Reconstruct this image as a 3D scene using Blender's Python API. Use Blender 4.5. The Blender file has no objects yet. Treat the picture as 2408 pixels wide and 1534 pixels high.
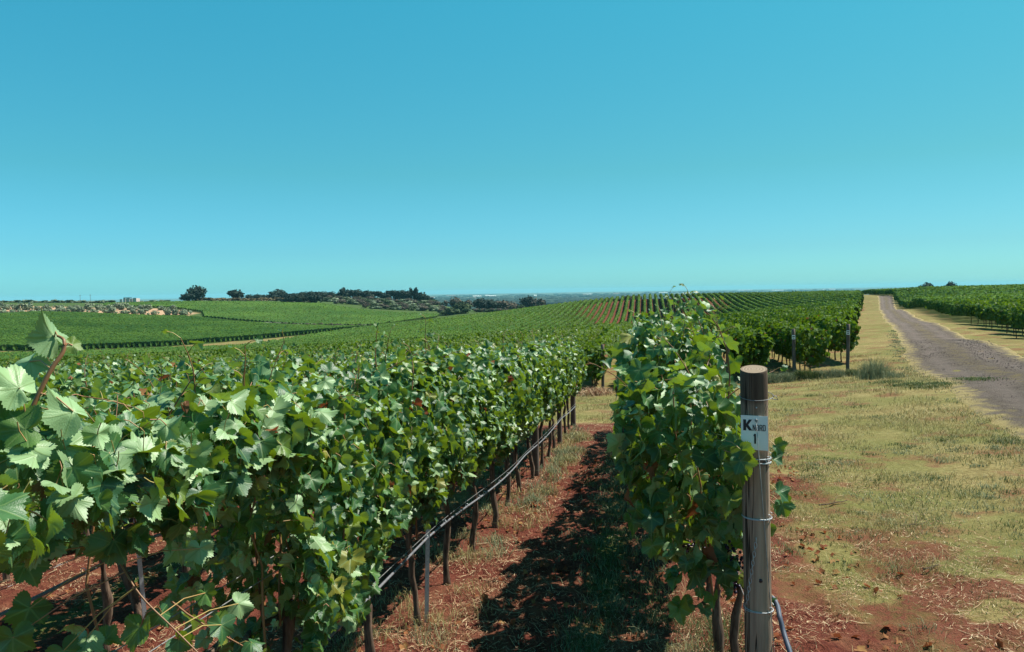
import bpy, math, random
import numpy as np
from mathutils import Matrix, Vector

C = bpy.context
SC = C.scene
COL = SC.collection
rng = np.random.default_rng(7)
random.seed(7)
R = math.radians

# ------------------------------------------------------------------ camera
EYE = np.array([0.0, 0.0, 2.0])
FPX, CX, CY = 1800.0, 1204.0, 767.0          # focal length and centre in a 2408 x 1534 frame
PITCH, ROLL = math.atan((767 - 685) / 1800), 0.0158
_f = np.array([0, math.cos(PITCH), -math.sin(PITCH)])
_r = np.array([1.0, 0, 0])
_u = np.cross(_r, _f)
_r2 = _r * math.cos(ROLL) - _u * math.sin(ROLL)
_u2 = _u * math.cos(ROLL) + _r * math.sin(ROLL)
cam_d = bpy.data.cameras.new("camera")
cam = bpy.data.objects.new("camera", cam_d)
COL.objects.link(cam)
cam_d.sensor_fit = 'HORIZONTAL'
cam_d.sensor_width = 36
cam_d.lens = FPX / 2408 * 36
cam_d.clip_start = 0.05
cam_d.clip_end = 60000
cam.matrix_world = Matrix(((_r2[0], _u2[0], -_f[0], EYE[0]), (_r2[1], _u2[1], -_f[1], EYE[1]),
                           (_r2[2], _u2[2], -_f[2], EYE[2]), (0, 0, 0, 1)))
SC.camera = cam

def at(px, py, d):
    "the point d metres ahead (along Y) on the line of sight through px, py"
    v = _f + _r2 * (px - CX) / FPX - _u2 * (py - CY) / FPX
    return EYE + v * (d / v[1])

def project(P):
    q = np.asarray(P, float) - EYE
    z = q @ _f
    z = np.where(np.abs(z) < 1e-6, 1e-6, z)
    return CX + FPX * (q @ _r2) / z, CY - FPX * (q @ _u2) / z, z

# ------------------------------------------------------------------ sky, sun, exposure
SUN_AZ, SUN_EL = R(66), R(56)               # azimuth from straight ahead, towards the right
world = bpy.data.worlds.new("World")
SC.world = world
world.use_nodes = True
wn = world.node_tree
wn.nodes.clear()
sky = wn.nodes.new('ShaderNodeTexSky')
sky.sky_type = 'NISHITA'
sky.sun_disc = False
sky.sun_elevation = SUN_EL
sky.sun_rotation = SUN_AZ
sky.altitude = 100
sky.air_density = 1.0
sky.dust_density = 0.5
sky.ozone_density = 2.0
tint = wn.nodes.new('ShaderNodeMix')
tint.data_type = 'RGBA'
tint.blend_type = 'MULTIPLY'
tint.inputs[0].default_value = 1.0
sky_n = wn.nodes.new('ShaderNodeTexCoord')
sky_s = wn.nodes.new('ShaderNodeSeparateXYZ')
wn.links.new(sky_n.outputs['Generated'], sky_s.inputs[0])
sky_r = wn.nodes.new('ShaderNodeValToRGB')          # the turquoise cast of this air, by height above the horizon
wn.links.new(sky_s.outputs[2], sky_r.inputs[0])
while len(sky_r.color_ramp.elements) < 4: sky_r.color_ramp.elements.new(0.5)
for e_, (p_, c_) in zip(sky_r.color_ramp.elements, ((0.0, (0.262, 0.765, 1.12)), (0.05, (0.232, 0.63, 0.86)), (0.15, (0.21, 0.665, 0.68)), (0.36, (0.175, 0.88, 0.835)))):
    e_.position = p_; e_.color = (*c_, 1)
sky_x = wn.nodes.new('ShaderNodeMapRange')
wn.links.new(sky_s.outputs[0], sky_x.inputs[0])
sky_x.inputs[1].default_value = -.55; sky_x.inputs[2].default_value = .55
sky_c = wn.nodes.new('ShaderNodeMix'); sky_c.data_type = 'RGBA'
wn.links.new(sky_x.outputs[0], sky_c.inputs[0])
sky_c.inputs[6].default_value = (1.04, 1.08, 1.03, 1); sky_c.inputs[7].default_value = (1.02, .89, .79, 1)
sky_m = wn.nodes.new('ShaderNodeMix'); sky_m.data_type = 'RGBA'; sky_m.blend_type = 'MULTIPLY'; sky_m.inputs[0].default_value = 1.0
wn.links.new(sky_r.outputs[0], sky_m.inputs[6]); wn.links.new(sky_c.outputs[2], sky_m.inputs[7])
wn.links.new(sky_m.outputs[2], tint.inputs[7])
bg = wn.nodes.new('ShaderNodeBackground')
bg.inputs[1].default_value = 0.10
wo = wn.nodes.new('ShaderNodeOutputWorld')
wn.links.new(sky.outputs[0], tint.inputs[6])
wn.links.new(tint.outputs[2], bg.inputs[0])
wn.links.new(bg.outputs[0], wo.inputs[0])

sun_d = bpy.data.lights.new("sun", 'SUN')
sun_d.energy = 5.0
sun_d.angle = R(0.5)
sun_d.color = (1.0, 0.95, 0.84)
sun = bpy.data.objects.new("sun", sun_d)
COL.objects.link(sun)
SUNV = Vector((math.sin(SUN_AZ) * math.cos(SUN_EL), math.cos(SUN_AZ) * math.cos(SUN_EL), math.sin(SUN_EL)))
sun.rotation_euler = SUNV.to_track_quat('Z', 'Y').to_euler()
sun.location = (30, 10, 60)

SC.view_settings.view_transform = 'Standard'
SC.view_settings.look = 'None'
SC.view_settings.exposure = 0.74
SC.view_settings.gamma = 1.0
SC.cycles.max_bounces = 8
SC.cycles.transparent_max_bounces = 8
SC.cycles.volume_bounces = 0
SC.cycles.use_denoising = True

# ------------------------------------------------------------------ helpers: objects
def link(o, parent=None):
    COL.objects.link(o)
    if parent is not None:
        o.parent = parent
    return o

def tag(o, label=None, cat=None, group=None, kind=None):
    if label: o["label"] = label
    if cat: o["category"] = cat
    if group: o["group"] = group
    if kind: o["kind"] = kind
    return o

def empty(name, loc, rz=0.0, scale=1.0):
    o = bpy.data.objects.new(name, None)
    o.empty_display_size = 0.2
    o.location = loc
    o.rotation_euler = (0, 0, rz)
    o.scale = (scale,) * 3 if np.isscalar(scale) else scale
    return link(o)

def copy_tree(o, parent=None):
    c = o.copy()
    link(c, parent)
    for ch in o.children:
        copy_tree(ch, c)
    return c

class MB:
    "collects numpy geometry and links it as one mesh object"
    def __init__(s):
        s.V, s.F, s.U, s.MI, s.n = [], [], [], [], 0
    def add(s, V, F, uv=None, mi=0):
        V = np.asarray(V, float).reshape(-1, 3)
        s.V.append(V)
        s.U.append(np.zeros((len(V), 2)) if uv is None else np.asarray(uv, float).reshape(-1, 2))
        for f in (F if isinstance(F, list) else [F]):
            f = np.asarray(f, int)
            if f.size:
                s.F.append(f + s.n)
                s.MI.append(np.full(len(f), mi))
        s.n += len(V)
        return s
    def mesh(s, name, mats, smooth=True):
        me = bpy.data.meshes.new(name)
        V = np.concatenate(s.V)
        U = np.concatenate(s.U)
        li = np.concatenate([f.ravel() for f in s.F])
        tot = np.concatenate([np.full(len(f), f.shape[1]) for f in s.F])
        me.vertices.add(len(V)); me.vertices.foreach_set("co", V.ravel())
        me.loops.add(len(li)); me.loops.foreach_set("vertex_index", li)
        me.polygons.add(len(tot))
        me.polygons.foreach_set("loop_start", np.concatenate([[0], np.cumsum(tot)[:-1]]))
        me.polygons.foreach_set("loop_total", tot)
        me.polygons.foreach_set("material_index", np.concatenate(s.MI))
        me.polygons.foreach_set("use_smooth", np.full(len(tot), smooth))
        ul = me.uv_layers.new(name="uv")
        ul.data.foreach_set("uv", U[li].ravel())
        for m in (mats if isinstance(mats, (list, tuple)) else [mats]):
            me.materials.append(m)
        me.update(calc_edges=True)
        return me
    def build(s, name, mats, parent=None, smooth=True):
        return link(bpy.data.objects.new(name, s.mesh(name, mats, smooth)), parent)
    def tube(s, P, rad, sides=6, mi=0, cap=True):
        P = np.asarray(P, float)
        n = len(P)
        rad = np.broadcast_to(np.asarray(rad, float), (n,))
        T = np.gradient(P, axis=0)
        T /= np.linalg.norm(T, axis=1)[:, None] + 1e-9
        ref = np.array([0.31, 0.17, 0.93]) if abs(T[0] @ np.array([0.31, 0.17, 0.93])) < 0.9 else np.array([0.9, 0.4, 0.1])
        A = np.cross(T, ref)
        A /= np.linalg.norm(A, axis=1)[:, None] + 1e-9
        B = np.cross(T, A)
        a = np.arange(sides) * 2 * np.pi / sides
        V = P[:, None] + rad[:, None, None] * (A[:, None] * np.cos(a)[None, :, None] + B[:, None] * np.sin(a)[None, :, None])
        i = np.arange(n - 1)[:, None] * sides
        j = np.arange(sides)[None]
        k = (j + 1) % sides
        F = np.stack([i + j, i + k, i + k + sides, i + j + sides], -1).reshape(-1, 4)
        uv = np.stack(np.broadcast_arrays(np.arange(sides)[None] / sides, np.linspace(0, 1, n)[:, None]), -1).reshape(-1, 2)
        fs = [F]
        if cap:
            fs += [np.arange(sides)[None, ::-1], (np.arange(sides) + (n - 1) * sides)[None]]
        return s.add(V.reshape(-1, 3), fs, uv, mi)
    def box(s, lo, hi, mi=0):
        x0, y0, z0 = lo; x1, y1, z1 = hi
        V = [(x0, y0, z0), (x1, y0, z0), (x1, y1, z0), (x0, y1, z0), (x0, y0, z1), (x1, y0, z1), (x1, y1, z1), (x0, y1, z1)]
        return s.add(V, np.array([(3, 2, 1, 0), (4, 5, 6, 7), (0, 1, 5, 4), (1, 2, 6, 5), (2, 3, 7, 6), (3, 0, 4, 7)]), mi=mi)

_H = np.random.default_rng(99).random((256, 256))
def vnoise(x, y):
    x, y = np.asarray(x, float), np.asarray(y, float)
    xi, yi = np.floor(x).astype(int), np.floor(y).astype(int)
    fx, fy = x - xi, y - yi
    fx, fy = fx * fx * (3 - 2 * fx), fy * fy * (3 - 2 * fy)
    h = lambda a, b: _H[a & 255, b & 255]
    return (h(xi, yi) * (1 - fx) + h(xi + 1, yi) * fx) * (1 - fy) + (h(xi, yi + 1) * (1 - fx) + h(xi + 1, yi + 1) * fx) * fy
def fbm(x, y, o=3):
    t, a, m = 0, 1.0, 0
    for k in range(o):
        t = t + a * vnoise(np.asarray(x) * 2 ** k + 13.7 * k, np.asarray(y) * 2 ** k + 5.1 * k); m += a; a *= 0.5
    return t / m
def sstep(a, b, x):
    t = np.clip((np.asarray(x, float) - a) / (b - a), 0, 1)
    return t * t * (3 - 2 * t)
def inside(poly, x, y):
    x, y = np.asarray(x, float), np.asarray(y, float)
    r = np.zeros(x.shape, bool)
    n = len(poly)
    for i in range(n):
        x0, y0 = poly[i]; x1, y1 = poly[(i + 1) % n]
        if y0 == y1: continue
        c = ((y0 > y) != (y1 > y)) & (x < (x1 - x0) * (y - y0) / (y1 - y0) + x0)
        r ^= c
    return r

# ------------------------------------------------------------------ helpers: materials
class NT:
    def __init__(s, name):
        s.m = bpy.data.materials.new(name); s.m.use_nodes = True
        s.t = s.m.node_tree; s.t.nodes.clear()
        s.out = s.t.nodes.new('ShaderNodeOutputMaterial')
    def put(s, sock, v):
        if isinstance(v, bpy.types.NodeSocket): s.t.links.new(v, sock)
        elif isinstance(v, (tuple, list)) and len(v) == 3 and sock.type == 'RGBA': sock.default_value = (*v, 1)
        else: sock.default_value = v
    def n(s, typ, ins=None, **kw):
        nd = s.t.nodes.new('ShaderNode' + typ)
        for k, v in kw.items(): setattr(nd, k, v)
        for k, v in (ins or {}).items(): s.put(nd.inputs[k], v)
        return nd
    def math(s, op, a, b=0.0, c=None, clamp=False):
        nd = s.n('Math', operation=op, use_clamp=clamp)
        s.put(nd.inputs[0], a); s.put(nd.inputs[1], b)
        if c is not None: s.put(nd.inputs[2], c)
        return nd.outputs[0]
    def mix(s, f, a, b):
        nd = s.n('Mix', data_type='RGBA')
        s.put(nd.inputs[0], f); s.put(nd.inputs[6], a); s.put(nd.inputs[7], b)
        return nd.outputs[2]
    def ramp(s, f, stops, interp='LINEAR'):
        nd = s.n('ValToRGB', {0: f})
        cr = nd.color_ramp; cr.interpolation = interp
        while len(cr.elements) < len(stops): cr.elements.new(0.5)
        for e, (p, c) in zip(cr.elements, stops):
            e.position = p; e.color = (*c, 1) if len(c) == 3 else c
        return nd.outputs[0]
    def noise(s, scale, vec=None, detail=3.0, rough=0.55):
        nd = s.n('TexNoise', {'Scale': scale, 'Detail': detail, 'Roughness': rough})
        if vec is not None: s.put(nd.inputs['Vector'], vec)
        return nd.outputs[0]
    def range(s, v, a, b, c=0.0, d=1.0):
        nd = s.n('MapRange', {0: v, 1: a, 2: b, 3: c, 4: d})
        return nd.outputs[0]
    def pos(s): return s.n('NewGeometry').outputs['Position']
    def obj(s): return s.n('TexCoord').outputs['Object']
    def scaled(s, v, sc):
        nd = s.n('VectorMath', operation='MULTIPLY'); s.put(nd.inputs[0], v); nd.inputs[1].default_value = sc
        return nd.outputs[0]
    def bump(s, h, strength=0.4, dist=0.02):
        return s.n('Bump', {'Height': h, 'Strength': strength, 'Distance': dist}).outputs[0]
    def bsdf(s, col, rough=0.8, spec=0.3, metal=0.0, normal=None):
        nd = s.n('BsdfPrincipled', {'Base Color': col, 'Roughness': rough, 'Specular IOR Level': spec, 'Metallic': metal})
        if normal is not None: s.put(nd.inputs['Normal'], normal)
        return nd.outputs[0]
    def done(s, surf):
        s.t.links.new(surf, s.out.inputs[0]); return s.m

def leaf_material(name, ramp, under, trans, veins=True, drift=None, rough=0.42, spec=0.5, tfac=0.3, vein_col=(0.30, 0.40, 0.16)):
    t = NT(name)
    g = t.n('NewGeometry')
    col = t.ramp(g.outputs['Random Per Island'], ramp)
    blot = t.noise(38.0, t.obj(), 2.0)
    col = t.mix(t.range(blot, 0.35, 0.75, 0.0, 0.45), col, (0.014, 0.050, 0.020))
    if drift:
        col = t.mix(t.range(t.noise(0.045, t.pos(), 3.0), .44, .60, 0, .65), col, drift)
    und = t.mix(g.outputs['Random Per Island'], under, tuple(c * 0.75 for c in under))
    col = t.mix(g.outputs['Backfacing'], col, und)
    nrm = None
    if veins:
        uv = t.n('SeparateXYZ', {0: t.n('UVMap').outputs[0]})
        x = t.math('ABSOLUTE', t.math('MULTIPLY_ADD', uv.outputs[0], 2.0, -1.0))
        y = t.math('MULTIPLY_ADD', uv.outputs[1], 2.0, -1.0)
        tot = None
        for a, w in ((0, 0.014), (R(50), 0.012), (R(108), 0.010)):
            per = t.math('ABSOLUTE', t.math('SUBTRACT', t.math('MULTIPLY', x, math.cos(a)), t.math('MULTIPLY', y, math.sin(a))))
            al = t.math('ADD', t.math('MULTIPLY', x, math.sin(a)), t.math('MULTIPLY', y, math.cos(a)))
            m = t.math('MULTIPLY', t.range(per, w, w * 2.2, 1.0, 0.0), t.math('GREATER_THAN', al, 0.0))
            tot = m if tot is None else t.math('MAXIMUM', tot, m)
        col = t.mix(t.math('MULTIPLY', tot, 0.6), col, vein_col)
        nrm = t.bump(t.math('ADD', t.math('MULTIPLY', tot, -0.6), t.noise(60.0, t.n('UVMap').outputs[0], 2.0)), 0.25, 0.004)
    p = t.bsdf(col, rough, spec, normal=nrm)
    tr = t.n('BsdfTranslucent', {0: t.mix(g.outputs['Random Per Island'], trans, tuple(c * 0.7 for c in trans))})
    mx = t.n('MixShader', {0: tfac})
    t.t.links.new(p, mx.inputs[1]); t.t.links.new(tr.outputs[0], mx.inputs[2])
    return t.done(mx.outputs[0])

GREENS = [(0.0, (0.017, 0.076, 0.028)), (0.45, (0.032, 0.116, 0.036)), (0.78, (0.058, 0.160, 0.036)), (0.93, (0.130, 0.215, 0.024)), (1.0, (0.24, 0.22, 0.03))]
LEAF = leaf_material("grape_leaf", GREENS, (0.28, 0.43, 0.20), (0.32, 0.48, 0.015), tfac=.22, rough=.46, spec=.56, vein_col=(.16, .25, .08))
LEAF_FAR = leaf_material("grape_leaf_far", [(0, (0.040, 0.090, 0.015)), (.5, (0.078, 0.148, 0.025)), (.85, (0.130, 0.204, 0.035)), (1, (0.19, 0.22, 0.04))], (0.07, 0.14, 0.025), (0.18, 0.30, 0.01), veins=False, drift=(0.090, 0.135, 0.026), spec=0.10, rough=0.55)
DEAD = leaf_material("dead_leaf", [(0, (0.20, 0.045, 0.02)), (0.6, (0.30, 0.10, 0.04)), (1, (0.42, 0.22, 0.08))], (0.3, 0.14, 0.07), (0.3, 0.08, 0.03), veins=False, rough=0.8, spec=0.2)

def simple(name, c1, c2, scale, rough=0.8, spec=0.3, bump=0.0, vec_scale=None, metal=0.0, isl=False):
    t = NT(name)
    v = t.obj()
    if vec_scale: v = t.scaled(v, vec_scale)
    n = t.noise(scale, v, 4.0)
    f = t.range(n, 0.3, 0.7)
    if isl: f = t.math('MULTIPLY_ADD', f, 0.35, t.math('MULTIPLY', t.n('NewGeometry').outputs['Random Per Island'], 0.65))
    nr = t.bump(n, bump, 0.01) if bump else None
    return t.done(t.bsdf(t.mix(f, c1, c2), rough, spec, metal, nr))

BARK = simple("vine_bark", (0.032, 0.020, 0.016), (0.19, 0.13, 0.095), 40, 0.95, 0.1, 0.9, (1, 1, 0.18))
CANE = simple("vine_cane", (0.17, 0.065, 0.032), (0.29, 0.16, 0.070), 9, 0.5, 0.4, isl=True)
PETIOLE = simple("leaf_stalk", (0.32, 0.10, 0.07), (0.36, 0.34, 0.10), 9, 0.5, 0.4, isl=True)
GALV = simple("galvanised_steel", (0.36, 0.39, 0.42), (0.55, 0.58, 0.60), 60, 0.5, 0.5, metal=0.3)
WIREM = simple("trellis_wire_steel", (0.16, 0.165, 0.17), (0.30, 0.30, 0.30), 50, 0.55, 0.4, metal=0.4)
HOSE = simple("drip_hose_plastic", (0.10, 0.105, 0.12), (0.18, 0.18, 0.20), 30, 0.55, 0.4)
HOSEB = simple("blue_grey_hose", (0.040, 0.052, 0.085), (0.075, 0.095, 0.14), 30, 0.55, 0.35)

def post_material():
    t = NT("weathered_post_wood")
    o = t.obj()
    g = t.noise(22, t.scaled(o, (1, 1, 0.05)), 5.0, 0.65)
    g2 = t.noise(4, t.scaled(o, (1, 1, 0.35)), 3.0)
    col = t.ramp(g, [(0.25, (0.13, 0.085, 0.062)), (0.5, (0.35, 0.245, 0.18)), (0.75, (0.49, 0.37, 0.285))])
    col = t.mix(t.range(g2, 0.46, 0.74, 0, 0.6), col, (0.15, 0.10, 0.08))
    ck = t.noise(30, t.scaled(o, (1, 1, 0.022)), 2.0, .5)
    col = t.mix(t.range(t.math('ABSOLUTE', t.math('SUBTRACT', ck, .5)), 0.006, 0.016, .85, 0), col, (0.025, 0.016, 0.012))
    z = t.n('SeparateXYZ', {0: o}).outputs[2]
    topm = t.range(t.math('ADD', z, t.math('MULTIPLY', t.math('SUBTRACT', g2, 0.5), 0.10)), -0.135, -0.105)
    col = t.mix(t.math('MULTIPLY', topm, 0.85), col, t.mix(t.range(g, .3, .7), (0.034, 0.022, 0.017), (0.105, 0.070, 0.050)))
    col = t.mix(t.math('MULTIPLY', t.range(t.math('ABSOLUTE', t.math('ADD', z, 0.372)), 0.024, 0.006), t.range(g2, .3, .6)), col, (0.03, 0.03, 0.035))
    return t.done(t.bsdf(col, 0.85, 0.2, normal=t.bump(t.math('ADD', g, t.range(t.math('ABSOLUTE', t.math('SUBTRACT', ck, .5)), 0.0, 0.016)), 1.0, 0.010)))
POST = post_material()
POSTD = simple("brown_post_wood", (0.06, 0.045, 0.04), (0.17, 0.13, 0.11), 20, 0.9, 0.2, 0.5, (1, 1, 0.1))
def endgrain():
    t = NT("sawn_post_end")
    o = t.scaled(t.obj(), (1, 1, 0.0))
    w = t.n('TexWave', {'Scale': 26.0, 'Distortion': 3.0, 'Detail': 2.0, 'Vector': o}, wave_type='RINGS', rings_direction='Z')
    return t.done(t.bsdf(t.mix(w.outputs[1], (0.19, 0.140, 0.098), (0.30, 0.23, 0.165)), 0.9, 0.2))
ENDG = endgrain()
SIGN = simple("white_sign_sheet", (0.74, 0.78, 0.78), (0.84, 0.86, 0.85), 12, 0.45, 0.4)
INK = simple("black_sign_ink", (0.012, 0.013, 0.02), (0.03, 0.03, 0.04), 40, 0.5, 0.4)
GRAPE = simple("dark_grape_skin", (0.008, 0.005, 0.022), (0.030, 0.010, 0.035), 20, 0.35, 0.4, isl=True)
GRAPEG = simple("green_grape_skin", (0.28, 0.36, 0.12), (0.42, 0.48, 0.20), 20, 0.35, 0.5, isl=True)

# ------------------------------------------------------------------ terrain
B0 = np.array([-0.70, 5.34])                # foot of one vine of the hose row
UROW = np.array([0.171, 0.985]); UROW = UROW / np.linalg.norm(UROW)
NROW = np.array([UROW[1], -UROW[0]])        # to the right of the rows
ROWGAP = 2.04
K0 = np.array([0.978, 3.1])                 # the lettered post

CP = []
for Y in (-12, -4, 0, 5, 10, 17):
    for X in (-12, -5, 0, 3):
        CP.append((X, Y, -0.061 * Y + 0.030 * min(X, 0)))
CP += [(6, 3, -.12), (6, 8, -.38), (9, 13, -.52), (20, 6, 0.0), (-25, 12, -1.5), (-22, 24, -2.3), (14, 0, .2)]
for px, py, d in [(1418, 921, 29.7), (1993, 884, 27.7), (1868, 888, 28.2), (2230, 905, 19.5), (2130, 830, 33), (2290, 800, 42), (2408, 850, 26), (2408, 800, 44),
                  (2185, 760, 72), (2090, 760, 72), (2110, 731, 140), (2068, 731, 140), (2140, 732, 140), (2250, 760, 66),
                  (2080, 701, 205), (2100, 697, 205), (2300, 690, 190), (2408, 690, 200), (2408, 681, 300), (2250, 687, 300),
                  (1500, 778, 199), (1500, 705, 290), (1650, 790, 160), (1700, 700, 300), (1850, 700, 280), (1980, 698, 260), (1350, 720, 300),
                  (1600, 740, 240), (1850, 745, 130), (1200, 740, 300), (900, 771, 330), (1050, 768, 250), (1300, 775, 200), (1000, 795, 190),
                  (600, 834, 200), (300, 864, 180), (150, 874, 170), (560, 823, 255), (350, 840, 215), (700, 812, 262), (1150, 810, 130), (1400, 800, 120), (800, 840, 120),
                  (250, 825, 230), (500, 808, 270), (870, 775, 335), (200, 762, 330), (100, 740, 390), (380, 748, 390), (450, 740, 405), (0, 745, 400),
                  (200, 714, 480), (295, 713, 500), (0, 712, 480), (460, 711, 500), (560, 711, 520), (760, 718, 480), (640, 768, 370), (880, 737, 450),
                  (1000, 728, 500), (1000, 714, 600), (700, 706, 620), (850, 708, 640), (1030, 747, 430), (1110, 740, 440), (1200, 734, 480), (620, 712, 500), (650, 740, 430)]:
    CP.append(tuple(at(px, py, d)))
CP += [(55, 345, -5), (65, 420, -13), (140, 400, -6), (250, 450, -5), (420, 420, -2), (330, 200, 1.5), (-330, 560, -3), (-350, 420, 0), (-200, 720, -12),
       (-60, 720, -22), (0, 620, -18), (40, 520, -16), (-250, 250, -10), (-330, 300, -5), (300, 60, 3), (160, 40, 1.5), (-120, 60, -5), (-160, 140, -9)]
CP = np.array(CP)
_c = 6.0
def _phi(ax, ay, bx, by): return -np.sqrt((ax - bx) ** 2 + (ay - by) ** 2 + _c * _c)
_n = len(CP)
_A = np.zeros((_n + 3, _n + 3))
_A[:_n, :_n] = _phi(CP[:, None, 0], CP[:, None, 1], CP[None, :, 0], CP[None, :, 1]) + np.eye(_n) * 0.25
_A[:_n, _n] = 1; _A[:_n, _n + 1:] = CP[:, :2]
_A[_n:, :_n] = _A[:_n, _n:].T
_W = np.linalg.solve(_A, np.concatenate([CP[:, 2], [0, 0, 0]]))
PLAIN_Z = -42.0
def gz(x, y):
    x, y = np.asarray(x, float), np.asarray(y, float)
    shp = np.broadcast(x, y).shape
    x, y = np.broadcast_to(x, shp).ravel(), np.broadcast_to(y, shp).ravel()
    z = np.full(len(x), _W[_n]) + _W[_n + 1] * x + _W[_n + 2] * y
    for i in range(_n):
        z += _W[i] * _phi(x, y, CP[i, 0], CP[i, 1])
    lim = np.where(x < -40, 640.0, np.where(x > 90, 520.0, 560.0))
    r = np.hypot(x, y)
    t = sstep(0, 1, (r - lim) / 900.0)
    z = z * (1 - t) + PLAIN_Z * t
    z = np.where(r > lim + 880, PLAIN_Z, z)
    return z.reshape(shp)

# outlines on the ground (x, y)
def px_poly(pts): return [tuple(at(*p)[:2]) for p in pts]
ROAD_L = np.array([(3.4, 1.0), (5.6, 6), (8.5, 13), (10.9, 19.5), (16.8, 33), (25.3, 50), (35.4, 72), (67.2, 140), (98.2, 205), (117, 245)])
ROAD_W = np.array([4.2, 4.0, 3.8, 3.7, 3.8, 3.9, 3.8, 3.4, 3.6, 3.6])
FIELD_A = [(-60, 40), (-20, 34), (3.2, 29.9), (12.4, 27.9), (15.4, 36), (29.6, 66), (63.5, 140), (94, 205), (118, 260), (120, 300), (75, 300), (50, 296), (20, 303), (0, 307), (-53, 325), (-106, 230), (-143, 184), (-120, 115)]
FIELD_B = px_poly([(150, 829, 224), (500, 804, 272), (868, 773, 337), (760, 770, 350), (640, 769, 368), (540, 762, 372), (455, 752, 385), (380, 751, 386), (250, 748, 384), (100, 742, 386), (-150, 742, 386), (-200, 850, 215)])
FIELD_C = px_poly([(650, 763, 380), (880, 763, 355), (1028, 748, 425), (1030, 742, 440), (880, 735, 452), (760, 720, 478), (620, 714, 492), (470, 714, 488), (250, 716, 470), (240, 722, 450), (400, 727, 440), (475, 738, 415), (480, 752, 392)])
GROVE = px_poly([(-100, 742, 390), (100, 740, 390), (250, 746, 388), (380, 749, 389), (440, 744, 398), (470, 736, 415), (400, 728, 438), (240, 724, 448), (100, 722, 450), (-100, 722, 450)])
FIELD_E = [(22.7, 30), (29.8, 44), (39, 66), (73, 140), (102, 205), (118, 245), (150, 330), (320, 330), (320, 28)]
FIELD_D = px_poly([(885, 772, 342), (1030, 750, 430), (1115, 738, 445), (1240, 733, 470), (1330, 726, 470), (1200, 741, 310), (1050, 758, 320)])

def soil_here(x, y):
    p = np.stack([np.asarray(x) - B0[0], np.asarray(y) - B0[1]], -1)
    s, l = p @ UROW, p @ NROW
    return s, l

def axis(lo, fine0, fine1, hi, st, caps):
    a = list(np.arange(fine0, fine1 + 1e-6, st))
    def grow(start, end, sgn):
        o, p, h = [], start, st
        while (p - end) * sgn < 0:
            lim = next(c for r_, c in caps if abs(p) < r_)
            h = min(h * 1.07, max(lim, h if abs(p) > 700 else 0) if abs(p) <= 700 else h * 1.2)
            p += h * sgn; o.append(p)
        return o
    return np.array(sorted(grow(fine0, lo, -1)) + a + grow(fine1, hi, 1))
CAPS = [(60, 1.2), (130, 2.2), (700, 5.0), (1e9, 400)]
XS = axis(-16000, -3.2, 5.5, 16000, 0.065, CAPS)
YS = axis(-60, 2.2, 11.5, 16500, 0.065, CAPS)
GX, GY = np.meshgrid(XS, YS)
GZ = gz(GX, GY)
s_, l_ = soil_here(GX, GY)
rows_blk = sstep(12.8, 11.6, s_ + (fbm(GX * .9, GY * .9) - .5) * 1.5) * sstep(-30, -28, l_) * sstep(4.3, 2.2, l_ + (fbm(GX * 1.3, GY * 1.3) - .5) * 2.2)
lm = np.mod(l_ + ROWGAP * 30, ROWGAP) / ROWGAP
strip = np.exp(-((lm - 0.62) / 0.13) ** 2)                 # the grassy middle of each lane
near_soil = rows_blk * (1 - 0.55 * strip * sstep(0.42, 0.6, fbm(GX * 1.1 + 4, GY * .8)))
inA, inB, inC, inE, inG, inD = (inside(p, GX, GY) for p in (FIELD_A, FIELD_B, FIELD_C, FIELD_E, GROVE, FIELD_D))
rightzone = sstep(2.0, 3.0, l_) * sstep(11, 6.5, np.hypot(GX, GY)) * sstep(7.5, 4.5, GX)
near_soil = np.maximum(near_soil, rightzone * sstep(.40, .56, fbm(GX * 1.9 + 31, GY * 1.9 + 7, 4)) * .62)
soil = np.clip(np.maximum(near_soil, inA * (.30 + .65 * sstep(40, 90, np.hypot(GX, GY)))), 0, 1)
green = np.clip(np.maximum(0.6 * (rows_blk * strip * sstep(0.42, 0.62, fbm(GX * .9 + 9, GY * .7 + 3))), np.maximum(inB, np.maximum(inC, inE * 0.6)) * 0.95), 0, 1)
rr = np.hypot(GX, GY)
green = np.maximum(green, inD * 1.0)
green = np.maximum(green, sstep(120, 200, rr) * .36 * (1 - inA))
green = np.maximum(green, sstep(350, 420, rr) * (1 - inG) * 0.7)
plain = sstep(750, 1400, rr)
amp = sstep(26, 12, rr) * (0.016 + 0.06 * near_soil)
GZ2 = GZ + amp * ((fbm(GX * 4.2, GY * 4.2, 3) - 0.5) * 1.3 + (vnoise(GX * 11, GY * 11) ** 2 - 0.35) * 0.8)
nx, ny = len(XS), len(YS)
ii = (np.arange(ny - 1)[:, None] * nx + np.arange(nx - 1)[None]).ravel()
gm = MB().add(np.stack([GX, GY, GZ2], -1).reshape(-1, 3), np.stack([ii, ii + 1, ii + nx + 1, ii + nx], -1))

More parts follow.
